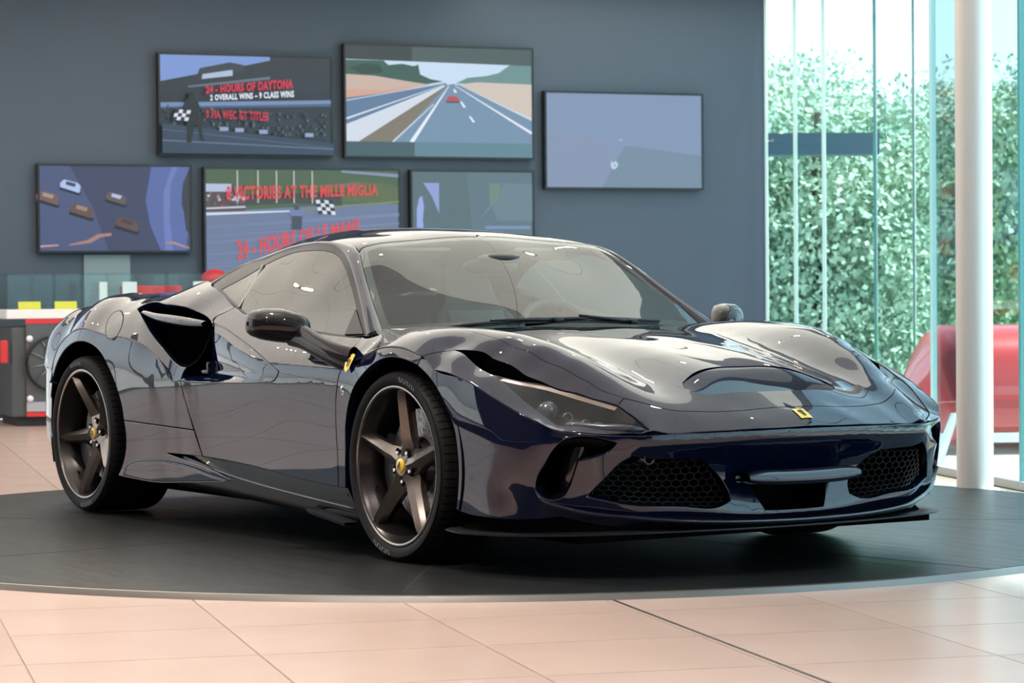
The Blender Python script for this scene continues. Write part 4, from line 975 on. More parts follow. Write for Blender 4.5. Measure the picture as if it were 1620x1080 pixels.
# ---------------------------------------------------------------- wheels
RIMM=mat('wheel_bronze',(.21,.19,.178),.27,.92)
noise_bump(RIMM,300,.02,.001)
RIMD=mat('wheel_barrel',(.045,.042,.043),.3,.85)
TYRE=mat('tyre_rubber',(.008,.008,.010),.68,spec=.2);noise_bump(TYRE,120,.15,.002)
DISC=mat('brake_disc',(.42,.42,.43),.4,.6);noise_color(DISC,(.20,.20,.21),(.46,.46,.47),60,2,.42,.5)
CALI=mat('caliper_black',(.02,.02,.023),.3,.2,.5)
WSIDE=mat('tyre_mark',(.16,.17,.19),.6)
def wheel(rt,dish,width):
    # local frame: axle along y, outer face at y=0 towards -y, metres
    root=empty('wheel')
    rl=.2755
    lathe_obj('rim',[(rl+.004,.010),(rl+.003,.002),(rl,-.002),(rl-.004,-.001),(.266,.006),(.262,.016),(.252,.040),(.246,.052),(.243,.10),(.240,width-.02),(.268,width)],RIMD,root,96)
    lathe_obj('rim_lip',[(rl+.0045,.004),(rl+.0035,-.0035),(rl-.001,-.0045),(rl-.006,-.002),(rl-.007,.003)],mat('lip_bright',(.30,.28,.27),.22,.95),root,96)
    d0=dish
    # five spokes, each with a raised ridge and two unequal facets
    st=[(.034,.052,d0),(.075,.043,d0+.004),(.11,.034,d0*.85),(.15,.030,d0*.62),(.20,.026,d0*.34),(.24,.022,d0*.12),(.264,.016,.003)]
    for k in range(5):
        a=math.pi/2+k*2*math.pi/5+math.radians(-2)
        V=[];Fc=[];n=len(st)
        for r,hw,y in st:
            f=(r-.034)/.23
            ridge=-.35*hw*(.4+.6*f)
            prof=[(-hw,y+.030+.012*(1-f)),(-hw*.96,y+.020),(ridge,y-.004),(hw*.55,y+.010),(hw,y+.028),(hw*.8,y+.055),(-hw*.8,y+.055)]
            for t,yy in prof: V.append((r*math.cos(a)-t*math.sin(a),yy,r*math.sin(a)+t*math.cos(a)))
        m=7
        for i in range(n-1):
            for j in range(m): Fc.append((i*m+j,i*m+(j+1)%m,(i+1)*m+(j+1)%m,(i+1)*m+j))
        Fc.append(tuple(range(m)));Fc.append(tuple(reversed(range((n-1)*m,n*m))))
        bm=bmesh.new();vv=[bm.verts.new(v) for v in V]
        for f in Fc: bm.faces.new([vv[i] for i in f])
        bobj('spoke',bm,RIMM,root,True,angle=16)
    lathe_obj('hub',[(0,d0-.002),(.034,d0-.002),(.040,d0+.002),(.062,d0+.018),(.075,d0+.04),(.075,.14)],RIMM,root,40,angle=30)
    cap=lathe_obj('centre_cap',[(0,d0-.010),(.020,d0-.009),(.0245,d0-.006),(.026,d0-.002)],YEL,root,36)
    horse(root,.017,(0,d0-.0112,0))
    for k in range(5):
        a=math.pi/2+math.pi/5+k*2*math.pi/5
        c=(.055*math.cos(a),0,.055*math.sin(a))
        nut=lathe_obj('wheel_nut',[(0,d0+.000),(.006,d0+.000),(.0085,d0+.004),(.0095,d0+.02)],CHROME,root,8,loc=c)
        lathe_obj('nut_pocket',[(.0095,d0+.014),(.0145,d0+.004),(.0165,d0+.006)],MATTE,root,20,loc=c)
    # tyre with shoulder blocks and rain grooves
    w=width
    prof=[(.272,.012),(rl+.002,.003),(.288,-.006),(.303,-.011),(.316,-.010),(rt-.016,-.004),(rt-.008,.003),(rt-.003,.013)]
    y=.026
    prof.append((rt-.001,y))
    for g in (.27,.42,.60,.76):
        q=w*g;prof+=[(rt,q-.005),(rt-.008,q-.004),(rt-.008,q+.004),(rt,q+.005)]
    prof+=[(rt-.001,w-.02),(rt-.008,w),(rt-.02,w+.008),(.30,w+.012),(.272,w-.005)]
    lathe_obj('tyre',prof,TYRE,root,120,angle=28)
    # shoulder sipes and moulded lettering blocks on the side wall
    V=[];Fc=[]
    for k in range(72):
        a=2*math.pi*k/72
        for r0,r1,y0,y1 in (((rt-.012),(rt+.0006),-.002,.030),):
            for da in (-.004,.004):
                pass
            k0=len(V)
            for aa in (a-.006,a+.006):
                for r,yy in ((rt-.0075,.0022),(rt-.0022,.0132),(rt-.0008,.026),(rt-.0002,.05)): V.append((r*math.cos(aa),yy-.0006,r*math.sin(aa)))
            for j in range(3): Fc.append((k0+j,k0+j+1,k0+4+j+1,k0+4+j))
    mobj('tread_sipes',V,Fc,MATTE,root)['kind']='stuff'
    V=[];Fc=[];rs=random.Random(3)
    for base in (math.radians(62),math.radians(62+180)):
        a=base
        for k in range(8):
            da=rs.uniform(.030,.05);k0=len(V)
            hh=.015
            for aa in (a,a+da*.35):
                for r,yy in ((.297,-.0112),(.297+hh,-.0124)): V.append((r*math.cos(aa),yy,r*math.sin(aa)))
            Fc.append((k0,k0+1,k0+3,k0+2));k0=len(V)
            for aa in (a+da*.35,a+da*.8):
                for r,yy in ((.297+(hh*.75 if k%2 else 0),-.0116),(.297+(hh if k%2 else hh*.3),-.0122)): V.append((r*math.cos(aa),yy,r*math.sin(aa)))
            Fc.append((k0,k0+1,k0+3,k0+2));a+=da*1.25
    mobj('side_wall_marks',V,Fc,WSIDE,root)['kind']='stuff'
    dc=lathe_obj('brake_disc',[(.09,.100),(.195,.100),(.199,.103),(.199,.132),(.09,.132)],DISC,root,72,angle=30)
    lathe_obj('disc_hat',[(.0,.07),(.085,.075),(.10,.10)],CALI,root,40)
    bm=bmesh.new()
    n=14
    ring=[]
    for i in range(n+1):
        a=math.radians(150+60*i/n)
        ring.append([bm.verts.new((r*math.cos(a),yy,r*math.sin(a))) for r,yy in ((.125,.085),(.135,.070),(.205,.070),(.218,.085),(.218,.15),(.125,.15))])
    for p,q in zip(ring[:-1],ring[1:]):
        for j in range(6): bm.faces.new((p[j],p[(j+1)%6],q[(j+1)%6],q[j]))
    bm.faces.new(ring[0]);bm.faces.new(list(reversed(ring[-1])))
    bobj('brake_caliper',bm,CALI,root,True,angle=30)
    bm=bmesh.new();tube(bm,[(.246*math.cos(math.radians(200)),.055,.246*math.sin(math.radians(200))),(.225*math.cos(math.radians(201)),.035,.225*math.sin(math.radians(201)))],.004,8);bobj('valve',bm,BLACK,root)
    return root
def horse(parent,s,c,axis='y',m=None):
    # small prancing-animal style silhouette as a flat raised mark
    pts=[(-.1,-1.),(.08,-1.),(.06,-.55),(.0,-.3),(.28,-.35),(.42,-.72),(.55,-.68),(.45,-.2),(.35,.05),(.62,.25),(.72,.1),(.8,.18),(.66,.45),(.38,.35),(.45,.75),(.3,1.),(.12,.8),(-.08,.86),(.0,.6),(-.05,.25),(-.3,.05),(-.55,.3),(-.7,.75),(-.8,.5),(-.62,.05),(-.38,-.25),(-.45,-.55),(-.3,-.72)]
    bm=bmesh.new()
    vv=[bm.verts.new((c[0]+x*s,c[1],c[2]+z*s)) for x,z in pts]
    bm.faces.new(vv);bmesh.ops.triangulate(bm,faces=bm.faces)
    return bobj('emblem_mark',bm,m or BLKPRINT,parent)
def place_wheel(src,x,w,z,side,spin,first):
    if first: r=src
    else:
        r=src.copy();COL.objects.link(r)
        for ch in list(src.children):
            c=ch.copy();COL.objects.link(c);c.parent=r
            for g in ch.children:
                d=g.copy();COL.objects.link(d);d.parent=c
    r.parent=car;r.matrix_parent_inverse=CARINV
    r.location=(x,-w if side=='near' else w,z)
    r.rotation_euler=(0,spin,0) if side=='near' else (0,-spin,math.pi)
    return r
wf=wheel(.332,.020,.245);wr=wheel(.3365,.052,.29)
place_wheel(wf,0,.936,.3335,'far',math.radians(17),False)
place_wheel(wr,-2.65,.9615,.338,'far',math.radians(25),False)
place_wheel(wf,0,.936,.3335,'near',math.radians(0),True)
place_wheel(wr,-2.65,.9615,.338,'near',math.radians(-27),True)
# ---------------------------------------------------------------- windscreen, roof, side windows
WS_BOT=[(-.447,.726),(-.43,.60),(-.395,.35),(-.375,0)]
ws_items=[WS_BOT[::-1],'ws_left','ws_corner','ws_top',[CUR['ws_top'][-1],(-.965,0)]]
wscreen=cp(panel('windscreen',G,ws_items,WS_GLASS,None,sym=True,grid=.05,gap=.003,rnd=.001,skirt=.001))[0]
tag(wscreen,'clear raked windscreen')
# black printed border inside the glass
wl=chain(ws_items,G);_h=wl[::-1]*[1,-1];_h=_h[np.abs(_h[:,1])>1e-4];wl=np.vstack([wl,_h])
inner=inset(wl,.034)
V,N,Fc=panel_data(G,wl,[inner],grid=.05,gap=.002,rnd=.001,skirt=.001,off=-.004)
sub([mobj('windscreen_border',V*[1,-1,1],rev(Fc),mat('frit_black',(.016,.015,.02),.25),normals=N*[1,-1,1])],[wscreen])
ROOF_E=[(-.885,.583),(-.93,.572),(-1.05,.568),(-1.2,.57),(-1.4,.57),(-1.6,.572),(-1.8,.58),(-1.95,.61),(-2.0,.64)]
wt=[CUR['ws_corner'][0],CUR['ws_corner'][1],CUR['ws_corner'][2]]
roof=cp(panel('roof',G,[[(-.965,0),CUR['ws_top'][-1]],'-ws_top','-ws_corner',[CUR['ws_corner'][0]]+ROOF_E[1:],[ROOF_E[-1],(-2.02,.4),(-2.02,0)]],PAINT,None,sym=True,grid=.04,gap=.002,skirt=.015))[0]
# rear screen
rg=[(-2.02,0),(-2.02,.4),(-2.01,.56)]
cp(panel('rear_screen',G,[rg,[(-2.01,.56),(-2.3,.54),(-2.55,.50)],[(-2.55,.50),(-2.58,.25),(-2.6,0)]],SD_GLASS,None,sym=True,grid=.05,gap=.004,rnd=.001,skirt=.001))
# A-pillar and cant rail: lofted between the screen edge and the side-window frame
ga=np.array(CUR['ws_left']+ROOF_E);ga=G.pt(ga[:,0],ga[:,1]);go=np.array(CUR['fr_out']);go=W.pt(go[:,0],go[:,1])
def pillar(side):
    n=90;a=resamp(spline(ga,.02),n);b=spline(go,.02)
    # match by nearest x so that ribs stay perpendicular
    b=resamp(b,n)
    t1=np.linspace(0,1,n)[:,None]
    ext_a=a-[0,0,0]
    mid=(a+b)/2;d=b-a;tan=np.gradient(mid,axis=0);nn=np.cross(tan,d);nn/=np.linalg.norm(nn,axis=1,keepdims=True)
    if nn[n//2,2]<0: nn=-nn
    L=np.linalg.norm(d,axis=1,keepdims=True)
    rows=[]
    for f in (0,.12,.35,.6,.85,1.):
        rows.append(a+d*f+nn*(L*.55*f*(1-f)+.002))
    rows=[a-nn*.012]+rows+[b-nn*.015]
    V,Fc=loft(rows)
    return mobj('roof_pillar',to3(V,side),Fc,PAINT,smooth=True)
cp([pillar('near'),pillar('far')])
win=cp(panel('side_window',W,['gl_top','gl_split','gl_belt'],SD_GLASS,None,grid=.05,gap=.001,rnd=.001,skirt=.001,off=-.004))
qwin=cp(panel('quarter_window',W,['qw_top','qw_bot',CUR['gl_split'][::-1]],SD_GLASS,None,grid=.05,gap=.002,rnd=.001,skirt=.001,off=-.004))
sub(panel('mirror_sail',W,['sail','sail2','sail3'],BLACK,None,grid=.03,gap=.0,rnd=.002,skirt=.01,off=.004),win)
# black frame round the windows
fo=chain(['fr_out',[CUR['fr_out'][-1],CUR['qw_bot'][0]],'qw_bot','gl_belt',[CUR['gl_belt'][-1],CUR['fr_out'][0]]],W)
fi=chain(['gl_top','qw_top','qw_bot','gl_belt'],W)
V,N,Fc=panel_data(W,inset(fo,-.006),[inset(fi,.004)],grid=.04,gap=.0,rnd=.002,skirt=.02,off=-.002)
cp([mobj('window_frame',to3(V,sd),rev(Fc) if sd!='far' else Fc,CARBON,normals=to3(N,sd)) for sd in ('near','far')])
# bright strip between door glass and quarter glass
def divider(side):
    a=np.array(CUR['gl_split']);P=spline(W.pt(a[:,0],a[:,1],np.full(2,.001)),.03);bm=bmesh.new();s=-1 if side=='near' else 1
    tube(bm,[p*[1,s,1] for p in P],.0035,6);return bobj('window_divider',bm,mat('divider_grey',(.35,.36,.37),.3))
sub([divider('near'),divider('far')],win)
# ---------------------------------------------------------------- wipers and scuttle
cowl=[]
for dx,dz in ((.06,-.03),(0.,.004),(-.06,.0),(-.10,-.02)):
    w=np.linspace(-.66,.66,40);x=-.36+dx-.10*(np.abs(w)/.66)**2.5;cowl.append(np.stack([x,w,.789+dz+0*w],-1))
V,Fc=loft(cowl);cp(mobj('scuttle',V,Fc,BLACK,smooth=True))
def wiper(pts,arm):
    bm=bmesh.new()
    P=[Vector((x,y,float(G.h(np.array([x]),np.array([abs(y)]))[0])+.006)) for x,y in pts]
    tube(bm,P,.007,6);o=bobj('wiper',bm,BLACK,None,True)
    bm=bmesh.new();A=[Vector((x,y,float(G.h(np.array([x]),np.array([abs(y)]))[0])+.014)) for x,y in arm];tube(bm,A,[.010,.009,.006,.005][:len(A)],6)
    box(bm,A[0],(.035,.035,.02),None,.006);s2=bobj('wiper_arm',bm,BLACK,None,True)
    return o,s2
for pts,arm in (([(-.415,-.52),(-.395,-.3),(-.385,-.12),(-.38,.02)],[(-.372,-.02),(-.376,-.1),(-.384,-.2),(-.395,-.3)]),([(-.385,-.05),(-.395,.15),(-.41,.35),(-.43,.50)],[(-.385,.34),(-.385,.25),(-.39,.15),(-.395,.10)])):
    o,a=wiper(pts,arm);cp(o);sub([a],[o])
# ---------------------------------------------------------------- cabin
LEATH=mat('seat_leather',(.16,.16,.165),.55);noise_bump(LEATH,60,.15,.003)
LEATG=mat('seat_insert',(.34,.34,.35),.7)
DASH=mat('dash_leather',(.03,.03,.032),.6);noise_bump(DASH,80,.1,.003)
LINER=mat('roof_lining',(.30,.29,.27),.9)
def seat(side):
    s=-1 if side=='near' else 1;cy=.36*s
    def prof(zs,wid,xs,th,rake=0):
        rows=[]
        for z,w,x,t in zip(zs,wid,xs,th):
            a=np.linspace(0,2*np.pi,28,endpoint=False)
            e=.55
            c=np.sign(np.cos(a))*np.abs(np.cos(a))**e;q=np.sign(np.sin(a))*np.abs(np.sin(a))**e
            bol=.035*np.abs(q)**3*(c>-.2)
            rows.append(np.stack([x+c*t/2+bol,cy+q*w/2,z+0*a],-1))
        return rows
    rows=prof([.42,.47,.56,.66,.76,.84,.89,.93,.99,1.03,1.05],[.36,.46,.50,.51,.47,.38,.27,.24,.23,.20,.10],[-1.42,-1.44,-1.49,-1.54,-1.59,-1.63,-1.65,-1.66,-1.68,-1.69,-1.69],[.12,.15,.14,.13,.12,.11,.09,.09,.09,.07,.03])
    rows=[np.vstack([r,r[:1]]) for r in rows]
    V,Fc=loft(rows);o=mobj('seat',V,Fc,LEATH,smooth=True)
    # insert panel and cushion
    zz=np.linspace(.50,.86,12);xx=np.interp(zz,[.42,.56,.76,.89],[-1.42,-1.49,-1.59,-1.65])+.075
    r2=[np.stack([xx-.0+.012*np.cos(q*np.pi/2),np.full(12,cy+q*.135)*1.,zz],-1) for q in np.linspace(-1,1,9)]
    V,Fc=loft(r2);p=mobj('backrest_insert',V,Fc,LEATG,smooth=True)
    rows=[]
    for x,w,z,t in ((-1.50,.46,.40,.14),(-1.38,.50,.41,.16),(-1.2,.51,.42,.17),(-1.05,.49,.43,.17),(-.98,.44,.42,.13),(-.95,.36,.40,.05)):
        a=np.linspace(0,2*np.pi,25);c=np.sign(np.cos(a))*np.abs(np.cos(a))**.6;q=np.sign(np.sin(a))*np.abs(np.sin(a))**.6
        rows.append(np.stack([x+0*a,cy+c*w/2,z+q*t/2+.03*np.abs(c)**3*(q>0)],-1))
    V,Fc=loft(rows);c=mobj('seat_cushion',V,Fc,LEATH,smooth=True)
    cp(o);sub([p,c],[o,o]);return o
seat('near');seat('far')
# dashboard
rows=[]
for x,z,wf in ((-.44,.76,.70),(-.52,.80,.72),(-.66,.80,.73),(-.76,.78,.74),(-.80,.73,.74),(-.79,.62,.74),(-.72,.5,.74)):
    w=np.linspace(-1,1,41);hump=.035*np.exp(-((w-.5)/.26)**2)*(z>.74)*(1 if x<-.6 else .2);rows.append(np.stack([x+0*w,w*wf,z+hump-.02*(np.abs(w)>.96)],-1))
V,Fc=loft(rows);dash=cp(mobj('dashboard',V,Fc,DASH,smooth=True))
bm=bmesh.new();cyw=.36
R=Matrix.Rotation(math.radians(-22),3,'Y');c=Vector((-.93,cyw,.735))
ring=[c+R@Vector((0,.178*math.cos(a),.172*math.sin(a))) for a in np.linspace(0,2*math.pi,49)]
tube(bm,ring,.016,10,cap=False);wheel_o=cp(bobj('steering_wheel',bm,LEATH,None,True))
bm=bmesh.new();box(bm,c,(.05,.13,.10),R,.02);sub([bobj('horn_pad',bm,DASH)],[wheel_o])
for a in (0,math.pi,-math.pi/2):
    bm=bmesh.new();tube(bm,[c+R@Vector((0,.05*math.cos(a),.04*math.sin(a))),c+R@Vector((0,.172*math.cos(a),.166*math.sin(a)))],[.022,.013],8);sub([bobj('wheel_spoke',bm,mat('satin_metal',(.3,.3,.31),.35,.9),None,True)],[wheel_o])
bm=bmesh.new();tube(bm,[c+Vector((.02,0,0)),c+Vector((.22,0,-.06))],[.03,.04],10);sub([bobj('steering_column',bm,DASH)],[wheel_o])
# tub, door cards, bulkhead, roof lining
bm=bmesh.new();box(bm,(-1.2,0,.2),(1.7,1.5,.03));cp(bobj('cabin_floor',bm,MATTE))
bm=bmesh.new();box(bm,(-1.80,0,.55),(.04,1.46,.75));cp(bobj('bulkhead',bm,DASH))
bm=bmesh.new();box(bm,(-1.2,0,.42),(1.0,.20,.34),None,.04);cp(bobj('centre_console',bm,DASH))
def doorcard(side):
    rows=[]
    for z,w in ((.22,.80),(.5,.79),(.70,.80),(.775,.815)):
        x=np.linspace(-1.6,-.5,20);zz=z+(np.interp(x,[-1.6,-1.2,-.5],[.10,.04,0.])*(z>.6));rows.append(np.stack([x,np.full(20,w)-.02*(np.abs(x+1.05)/.55)**2,zz],-1))
    V,Fc=loft(rows);return mobj('door_card',to3(V,side),Fc,DASH,smooth=True)
cp([doorcard('near'),doorcard('far')])
wq=np.linspace(-.55,.55,20);rows=[np.stack([x+0*wq,wq,G.h(np.full(20,x),np.abs(wq))-.035],-1) for x in np.linspace(-.98,-1.95,12)]
V,Fc=loft(rows);cp(mobj('roof_lining',V,Fc,LINER,smooth=True))
# rear-view mirror and sensor housing at the top of the screen
def lens_shape(c,s,name,m):
    bm=bmesh.new();bmesh.ops.create_uvsphere(bm,u_segments=24,v_segments=12,radius=1.,matrix=Matrix.Translation(c)@Matrix.Diagonal((*s,1)));return bobj(name,bm,m,None,True)
mir_o=cp(lens_shape((-.87,.0,1.035),(.03,.13,.034),'rear_view_mirror',BLACK))
sub([lens_shape((-.80,0,1.065),(.06,.10,.022),'sensor_housing',BLACK)],[mir_o])
def visor(cy):
    bm=bmesh.new();box(bm,(-1.0,cy,1.085),(.16,.36,.015),Matrix.Rotation(math.radians(-14),3,'Y'),.006);return bobj('sun_visor',bm,LINER,None,True,angle=40)
cp([visor(-.33),visor(.33)])
# ---------------------------------------------------------------- door mirrors
def mirror(side):
    s=-1 if side=='near' else 1
    # head: cross-sections along the car's width
    rows=[]
    for w,x,z,rx,rz in ((.925,-.655,.790,.02,.02),(.945,-.665,.798,.060,.052),(.975,-.685,.806,.082,.066),(1.025,-.712,.814,.088,.068),(1.075,-.735,.819,.080,.062),(1.105,-.75,.822,.064,.050),(1.119,-.757,.824,.045,.038),(1.123,-.758,.825,.01,.01)):
        a=np.linspace(0,2*np.pi,33);c=np.cos(a);q=np.sin(a)
        # blunt at the rear (glass side, -x), rounded nose in front
        xx=x+np.where(c<0,np.sign(c)*np.abs(c)**.45*rx*.55,c*rx*1.1)
        rows.append(np.stack([xx,s*w+0*a,z+np.sign(q)*np.abs(q)**.8*rz*np.where(q<0,.85,1.)],-1))
    V,Fc=loft(rows);MBLK=mat('mirror_black',(.004,.004,.007),.4,0,.8,.015,.1);h=mobj('door_mirror',V,Fc,MBLK,smooth=True)
    bm=bmesh.new();P=spline([(-.31,.925,.690),(-.40,.948,.712),(-.50,.965,.742),(-.60,.975,.775),(-.68,.985,.795)],.02)
    rows=[]
    for i,p in enumerate(P):
        f=i/(len(P)-1);a=np.linspace(0,2*np.pi,17);rx=.044+.010*np.abs(2*f-1)**2;rows.append(np.stack([p[0]+np.cos(a)*.012*0,s*(p[1])+np.cos(a)*.028,p[2]+np.sin(a)*rx],-1))
    bm.free();V,Fc=loft(rows);arm=mobj('mirror_arm',V,Fc,MBLK,smooth=True)
    bm=bmesh.new();bmesh.ops.create_uvsphere(bm,u_segments=20,v_segments=12,radius=1.,matrix=Matrix.Translation((-.345,s*.935,.695))@Matrix.Rotation(.45,4,'Y')@Matrix.Diagonal((.065,.018,.035,1)))
    foot=bobj('mirror_foot',bm,MBLK,None,True)
    cp(h);sub([arm,foot],[h,h])
    rows=[]
    for w,x,z,rz in ((.985,-.738,.806,.054),(1.03,-.765,.814,.056),(1.075,-.784,.819,.050),(1.1,-.79,.822,.038)):
        zz=np.linspace(-1,1,7);rows.append(np.stack([x-.002+0*zz,s*w+0*zz,z+zz*rz*.9],-1))
    V,Fc=loft(rows);g=mobj('mirror_glass',V,Fc,CHROME,smooth=True);sub([g],[h])
mirror('near');mirror('far')
# ---------------------------------------------------------------- badges
def badge_nose():
    aa,bb=1.072,0.
    xs=np.linspace(1.045,1.098,8);ws=np.linspace(-.024,.024,5)
    rows=[]
    for w in ws: rows.append(T.pt(xs,np.full(8,abs(w)),np.full(8,.0025))*[1,1,1]+np.stack([0*xs,np.full(8,-2*abs(w) if w<0 else 0.),0*xs],-1))
    V,Fc=loft(rows);o=mobj('nose_badge',V*[1,-1,1],Fc,YEL,smooth=True);return o
nb=cp(badge_nose());tag(nb,'small yellow rectangular badge with black horse')
def badge_mark():
    pts=[(-.1,-1.),(.08,-1.),(.06,-.55),(.0,-.3),(.28,-.35),(.42,-.72),(.55,-.68),(.45,-.2),(.35,.05),(.62,.25),(.72,.1),(.8,.18),(.66,.45),(.38,.35),(.45,.75),(.3,1.),(.12,.8),(-.08,.86),(.0,.6),(-.05,.25),(-.3,.05),(-.55,.3),(-.7,.75),(-.8,.5),(-.62,.05),(-.38,-.25),(-.45,-.55),(-.3,-.72)]
    bm=bmesh.new();vv=[]
    for u,v in pts:
        x=1.070-v*.019;w=u*.015;p=T.pt(np.array([x]),np.array([abs(w)]),np.array([.0042]))[0];vv.append(bm.verts.new((p[0],w,p[2])))
    bm.faces.new(vv);bmesh.ops.triangulate(bm,faces=bm.faces);return bobj('badge_horse',bm,BLKPRINT)
sub([badge_mark()],[nb])
def shield(side):
    s=-1 if side=='near' else 1
    pts=[(-.028,.036),(0,.042),(.028,.036),(.030,.0),(.022,-.028),(0,-.046),(-.022,-.028),(-.030,0)]
    bm=bmesh.new();vv=[]
    for u,v in pts:
        x=-.298+u*.75;z=.688+v*.75;w=S.h(np.array([x]),np.array([z]))[0]+.012;vv.append(bm.verts.new((x,s*w,z)))
    bm.faces.new(vv);bmesh.ops.triangulate(bm,faces=bm.faces);o=bobj('shield_badge',bm,YEL)
    bm=bmesh.new();vv=[]
    for u,v in ((-.1,-1.),(.1,-.5),(.5,-.6),(.4,.1),(.7,.3),(.3,.9),(0,.7),(-.6,.6),(-.5,0),(-.4,-.5)):
        x=-.298+u*.012;z=.688+v*.018;w=S.h(np.array([x]),np.array([z]))[0]+.0135;vv.append(bm.verts.new((x,s*w,z)))
    bm.faces.new(vv);bmesh.ops.triangulate(bm,faces=bm.faces);m_=bobj('shield_mark',bm,BLKPRINT)
    cp(o);sub([m_],[o])
shield('near');shield('far')
def side_repeater(side):
    s=-1 if side=='near' else 1
    w=float(S.h(np.array([-.335]),np.array([.59]))[0]);V,Fc=lathe([(0,.006),(.007,.004),(.010,0),(.012,0)],20)
    o=mobj('side_repeater',[(-.335+v[0],s*(w+v[1]),.59+v[2]*1.6) for v in V],Fc,CHROME,smooth=True);return o
cp([side_repeater('near'),side_repeater('far')])
# ---------------------------------------------------------------- thin tubes added along the pressed creases to catch highlight lines
def crease(patch,names,parents,r=.0022,off=0.):
    out=[]
    for sd,par in zip(('near','far'),parents):
        s_=-1 if sd=='near' else 1;bm=bmesh.new()
        for n_ in names:
            q=spline(CUR[n_],.012);P=patch.pt(q[:,0],q[:,1],np.full(len(q),off));tube(bm,[Vector((x,s_*w,z)) for x,w,z in P],r,8)
        out.append(bobj('edge_crease',bm,PAINT,None,True))
    return sub(out,parents)
crease(S,['dish_K','dish_tip','dish_bot','crest'],doors)
crease(S,['light','archcr_r'],quarter)
crease(S,['archcr_S'],wing_side,.0018)
crease(S,['fin','fin_b'],qlow,.002,.010)
crease(T,['C1'],[nose[0],nose[0]],.0018)
# ---------------------------------------------------------------- outside the glass
ASPH=mat('outside_paving',(.42,.43,.44),.85);noise_bump(ASPH,30,.2,.01)
GRASS=mat('outside_grass',(.16,.26,.07),.9);noise_color(GRASS,(.10,.20,.04),(.22,.34,.10),2.,5)
def quad(name,pts,m,label=None,cat=None):
    bm=bmesh.new();bm.faces.new([bm.verts.new(p) for p in pts]);o=bobj(name,bm,m);tag(o,label,cat,kind='structure');return o
gz=-.30
quad('ground',[(-120,-120,gz),(120,-120,gz),(120,120,gz),(-120,120,gz)],ASPH,'grey paving outside the showroom','ground')
quad('lawn',[(-60,17,gz+.02),(20,13,gz+.02),(40,70,gz+.02),(-70,70,gz+.02)],GRASS,'grass verge beyond the paving','ground')
# trees
LEAF=bpy.data.materials.new('leaves');LEAF.use_nodes=True
_n=LEAF.node_tree;_b=_n.nodes['Principled BSDF'];_t=_n.nodes.new('ShaderNodeTexNoise');_t.inputs['Scale'].default_value=.9;_t.inputs['Detail'].default_value=4
_r=_n.nodes.new('ShaderNodeValToRGB');_r.color_ramp.elements[0].position=.35;_r.color_ramp.elements[1].position=.65;_r.color_ramp.elements[0].color=(.25,.38,.27,1);_r.color_ramp.elements[1].color=(.46,.55,.38,1)  # pale, low-contrast greens: the haze behind the glass is put into the colour
_tc=_n.nodes.new('ShaderNodeTexCoord');_n.links.new(_tc.outputs['Object'],_t.inputs['Vector']);_n.links.new(_t.outputs['Fac'],_r.inputs[0]);_n.links.new(_r.outputs[0],_b.inputs['Base Color']);_b.inputs['Roughness'].default_value=.7
BARK=mat('bark',(.12,.09,.07),.9)
def foliage(seed,rx,rz,n=17000):
    rs=np.random.RandomState(seed);V=[];Fc=[]
    blobs=[(rs.uniform(-.55,.55)*rx,rs.uniform(-.55,.55)*rx,rs.uniform(-.6,.6)*rz,rs.uniform(.35,.6)*rx) for _ in range(14)]
    for i in range(n):
        bx,by,bz_,br=blobs[rs.randint(len(blobs))]
        d=rs.normal(size=3);d/=np.linalg.norm(d);c=np.array([bx,by,bz_])+d*br*rs.uniform(.7,1.05)
        u=rs.normal(size=3);u/=np.linalg.norm(u);v=np.cross(u,d);v/=np.linalg.norm(v)+1e-6;s=rs.uniform(.035,.09)
        k=len(V);V+=[c-u*s,c+v*s*.6,c+u*s,c-v*s*.6];Fc.append((k,k+1,k+2,k+3))
    return V,Fc
FOL=[foliage(11,2.6,3.0),foliage(12,3.0,3.4),foliage(13,2.2,3.2)]
fme=[]
for V,Fc in FOL:
    me=bpy.data.meshes.new('foliage');me.from_pydata([tuple(v) for v in V],[],Fc);me.materials.append(LEAF);fme.append(me)
bm=bmesh.new();tube(bm,[(0,0,0),(.05,.02,1.5),(-.03,.05,3.2),(.1,0,5.)],[.22,.17,.13,.06],8);tme=bpy.data.meshes.new('trunk');bm.to_mesh(tme);bm.free();tme.materials.append(BARK)
desc=['leafy tree just outside the panes nearest the grey wall','leafy tree outside, behind the white column','smaller tree seen beside the end of the grey wall, beyond the glass','largest far tree behind the middle panes of the facade','far tree at the right edge beyond the red car']
def ctp(px,dist): # plan position seen in image column px at a distance
    v=(CF+CR*((px-810)/4180.)).normalized();return CAMXY+v*dist
for k,(px,dist,sc,kd) in enumerate(((1290,28,.62,0),(1500,34,.72,1),(1235,39,.8,2),(1400,48,.95,0),(1640,41,.75,2))):
    p=ctp(px,dist);t=empty('tree',(p.x,p.y,gz),k*1.3);t.scale=(sc,sc,sc)
    tag(t,desc[k],'tree','trees outside the showroom')
    a=bpy.data.objects.new('trunk',tme);COL.objects.link(a);a.parent=t
    for q,zz in ((kd,3.4),((kd+1)%3,1.7)):
        b=bpy.data.objects.new('foliage',fme[q]);COL.objects.link(b);b.parent=t;b.location=(0,0,zz);b.rotation_euler=(0,0,q*2+k);b['kind']='stuff'
